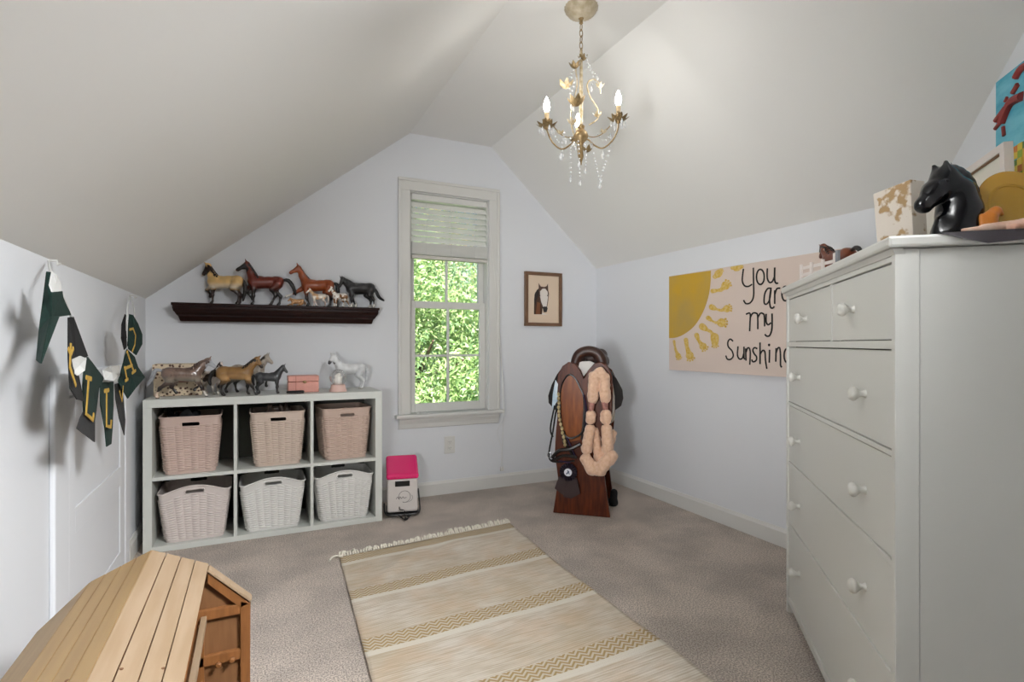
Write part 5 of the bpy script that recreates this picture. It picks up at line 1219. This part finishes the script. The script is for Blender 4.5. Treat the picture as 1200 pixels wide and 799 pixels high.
while z > zend:
    mb = MB(); pts = [(.0075*math.cos(t)*(1 if i % 2 else 0)+0, .0075*math.cos(t)*(0 if i % 2 else 1), z-.015+.017*math.sin(t)) for t in [k*PI/8 for k in range(17)]]
    mb.tube(pts, .0018, 6); mb.build('chain_link', BRONZE, ch, smooth=True); z -= .027; i += 1
zb0 = cz(165)
MB().lathe([(.002, zend+.01), (.005, zend), (.009, zend-.01), (.006, zend-.03), (.0075, cz(95)), (.0085, cz(120)), (.0075, cz(148))], 14).build('stem', CREAMM, ch, smooth=True)
MB().lathe([(.006, cz(146)), (.016, cz(149)), (.012, cz(152)), (.026, cz(156)), (.032, cz(160)), (.028, cz(164)), (.012, cz(168)), (.007, cz(173)), (.009, cz(180)), (.011, cz(184)), (.004, cz(190)), (.002, cz(194))], 20).build('hub', BRONZE, ch, smooth=True)
FLW = mat('antique_gold_leaf', '74603f', .5, metal=.3, color2='9a835b', vscale=80)
def petal(mb, base, dirv, up_, L_, w_, curl=.3):
    d = Vector(dirv).normalized(); u_ = Vector(up_); sd_ = d.cross(u_).normalized(); u_ = sd_.cross(d).normalized(); rows = 5; vs = []
    for i in range(rows+1):
        t = i/rows; ww = w_*math.sin(PI*min(.97, t*.85+.12)); c_ = Vector(base)+d*L_*t+u_*(curl*L_*t*t)
        vs += [c_-sd_*ww, c_+u_*(-.15*ww), c_+sd_*ww]
    fs = []
    for i in range(rows): fs += [(i*3, i*3+1, i*3+4, i*3+3), (i*3+1, i*3+2, i*3+5, i*3+4)]
    o = len(vs); vs += [v+u_*.0012 for v in vs]; fs += [tuple(q+o for q in f[::-1]) for f in fs]
    mb.add(vs, fs)
def flower(parent, c_, n, L_, w_, tilt=.6, name='flower', m=FLW, ph=0):
    mb = MB()
    for k in range(n):
        a = 2*PI*k/n+ph; petal(mb, c_, (math.cos(a), math.sin(a), tilt), (0, 0, 1), L_, w_)
    return mb.build(name, m, parent, smooth=True)
def drop(mb, c_, s): mb.lathe([(.0003, .012*s), (.002*s, .008*s), (.005*s, 0), (.0045*s, -.004*s), (.0008*s, -.009*s)], 6, c_)
def strand(parent, pts, r=.0045, gap=.0125, pend=True):
    mb = MB(); pts = smooth_path(pts, 8); acc = 0; last = pts[0]; mb.ball(last, r, n=6)
    for p in pts[1:]:
        if (p-last).length >= gap: mb.ball(p, r, n=6); last = p
    if pend: drop(mb, (pts[-1].x, pts[-1].y, pts[-1].z-.012), 1.3)
    mb.build('crystal_strand', CRYS, parent, smooth=False)
arms = [(Vector((-.905, .43, 0)), 641, 725), (Vector((.905, .42, 0)), 722, 0), (Vector((.08, -.9, 0)), 0, 0)]
# arm end points measured: left, right, and the rear arm (slightly right of centre)
ends = [(cpt(641, 150, -.03), cz(128)), (cpt(721, 147, -.05), cz(118)), (cpt(685, 160, .15), cz(150))]
hubp = Vector((0, 0, cz(164)))
for k, (E_, _) in enumerate(ends):
    E = Vector(E_); hd_ = Vector((E.x, E.y, 0)); R_3 = hd_.length; d_ = hd_.normalized()
    if k == 2: d_ = (crv*.03+cbk).normalized(); R_3 = .150; E = d_*R_3+Vector((0, 0, cz(150)))
    E.z = cz(151) if k == 0 else cz(146) if k == 1 else cz(149)
    arm = empty('arm', (0, 0, 0)); arm.parent = ch
    bpt = lambda f, z_: d_*(R_3*f)+Vector((0, 0, z_))
    MB().tube(smooth_path([bpt(.10, hubp.z), bpt(.22, cz(166)), bpt(.38, cz(173)), bpt(.60, cz(177)), bpt(.85, cz(170)), bpt(1.0, cz(158)), bpt(1.02, E.z)], 5), .0036, 8).build('scroll_arm', BRONZE, arm, smooth=True)
    MB().tube(smooth_path([bpt(.12, cz(160)), bpt(.35, cz(163)), bpt(.6, cz(160)), bpt(.85, cz(150))], 5), .0022, 6).build('scroll_arm', BRONZE, arm, smooth=True)
    top_ = E+d_*.003
    flower(arm, top_+Vector((0, 0, -.012)), 8, .050, .012, .15, 'leaf_cup', ph=.3*k); flower(arm, top_+Vector((0, 0, -.006)), 6, .036, .012, .9, 'leaf_cup', ph=.8)
    MB().lathe([(.004, -.020), (.013, -.012), (.016, -.002), (.012, .0)], 14, top_).build('bobeche', BRONZE, arm, smooth=True)
    MB().lathe([(.0095, 0), (.0098, .055), (.0085, .058)], 14, top_).build('candle_sleeve', mat('candle_cream', 'cdb48c', .5), arm, smooth=True)
    MB().lathe([(.006, .057), (.0105, .065), (.0135, .078), (.0125, .093), (.008, .108), (.003, .119), (.0008, .124)], 16, top_).build('bulb', bulbm, arm, smooth=True, label='lit flame-shaped bulb')
    mb = MB()
    for q in range(6):
        a = q*PI/3+.4; c_ = top_+Vector((math.cos(a)*.030, math.sin(a)*.030, -.022-.006*(q % 2))); drop(mb, c_, 1.35); mb.tube([c_+Vector((0, 0, .014)), top_+Vector((math.cos(a)*.024, math.sin(a)*.024, -.004))], .0007, 4)
    mb.build('crystal_drops', CRYS, arm)
    flower(arm, bpt(.62, cz(160)), 5, .022, .007, .4, 'arm_flower', CREAMM, ph=k)
    mb = MB(); drop(mb, bpt(.6, cz(186)), 1.8); mb.tube([bpt(.6, cz(183)), bpt(.6, cz(177))], .0007, 4); mb.build('crystal_drop', CRYS, arm)
# S scroll right of the stem and leafy sprays up the stem
MB().tube(smooth_path([cpt(690, 147), cpt(700, 140), cpt(700, 128), cpt(692, 115), cpt(688, 103), cpt(690, 96), cpt(697, 94), cpt(702, 99), cpt(704, 110)], 5), .0032, 8).build('stem_scroll', CREAMM, ch, smooth=True)
MB().tube(smooth_path([cpt(672, 160, -.01), cpt(668, 140, -.02), cpt(672, 120, -.02), cpt(676, 100, -.01), cpt(675, 80, .0), cpt(682, 68)], 5), .003, 8).build('stem_scroll', CREAMM, ch, smooth=True)
for (u, v, b_, n_, L_, m_) in ((663, 106, -.01, 5, .034, CREAMM), (674, 130, -.04, 6, .040, FLW), (673, 84, -.02, 5, .026, FLW), (683, 72, 0, 6, .022, FLW), (670, 150, -.03, 5, .024, CREAMM), (700, 138, 0, 4, .02, CREAMM), (688, 180, -.01, 4, .026, FLW), (703, 104, 0, 4, .02, CREAMM)):
    flower(ch, cpt(u, v, b_), n_+1, L_*1.35, L_*.36, .5, 'leaf_spray', m_, ph=u)
for l in ([(668, 165), (668, 190), (668, 210)], [(677, 168), (678, 185), (679, 214)], [(692, 168), (696, 188), (702, 217)], [(716, 165), (711, 185), (703, 210)], [(690, 80), (694, 95), (692, 105)], [(670, 90), (667, 105), (669, 125)], [(661, 158), (658, 172), (659, 182)], [(686, 70), (690, 84), (699, 92)], [(679, 72), (672, 84), (666, 98)], [(648, 158), (655, 170), (662, 166)], [(700, 160), (707, 168), (714, 160)], [(674, 95), (670, 112), (671, 128)], [(685, 170), (686, 186), (685, 200)]):
    strand(ch, [cpt(u, v, -.02) for u, v in l])
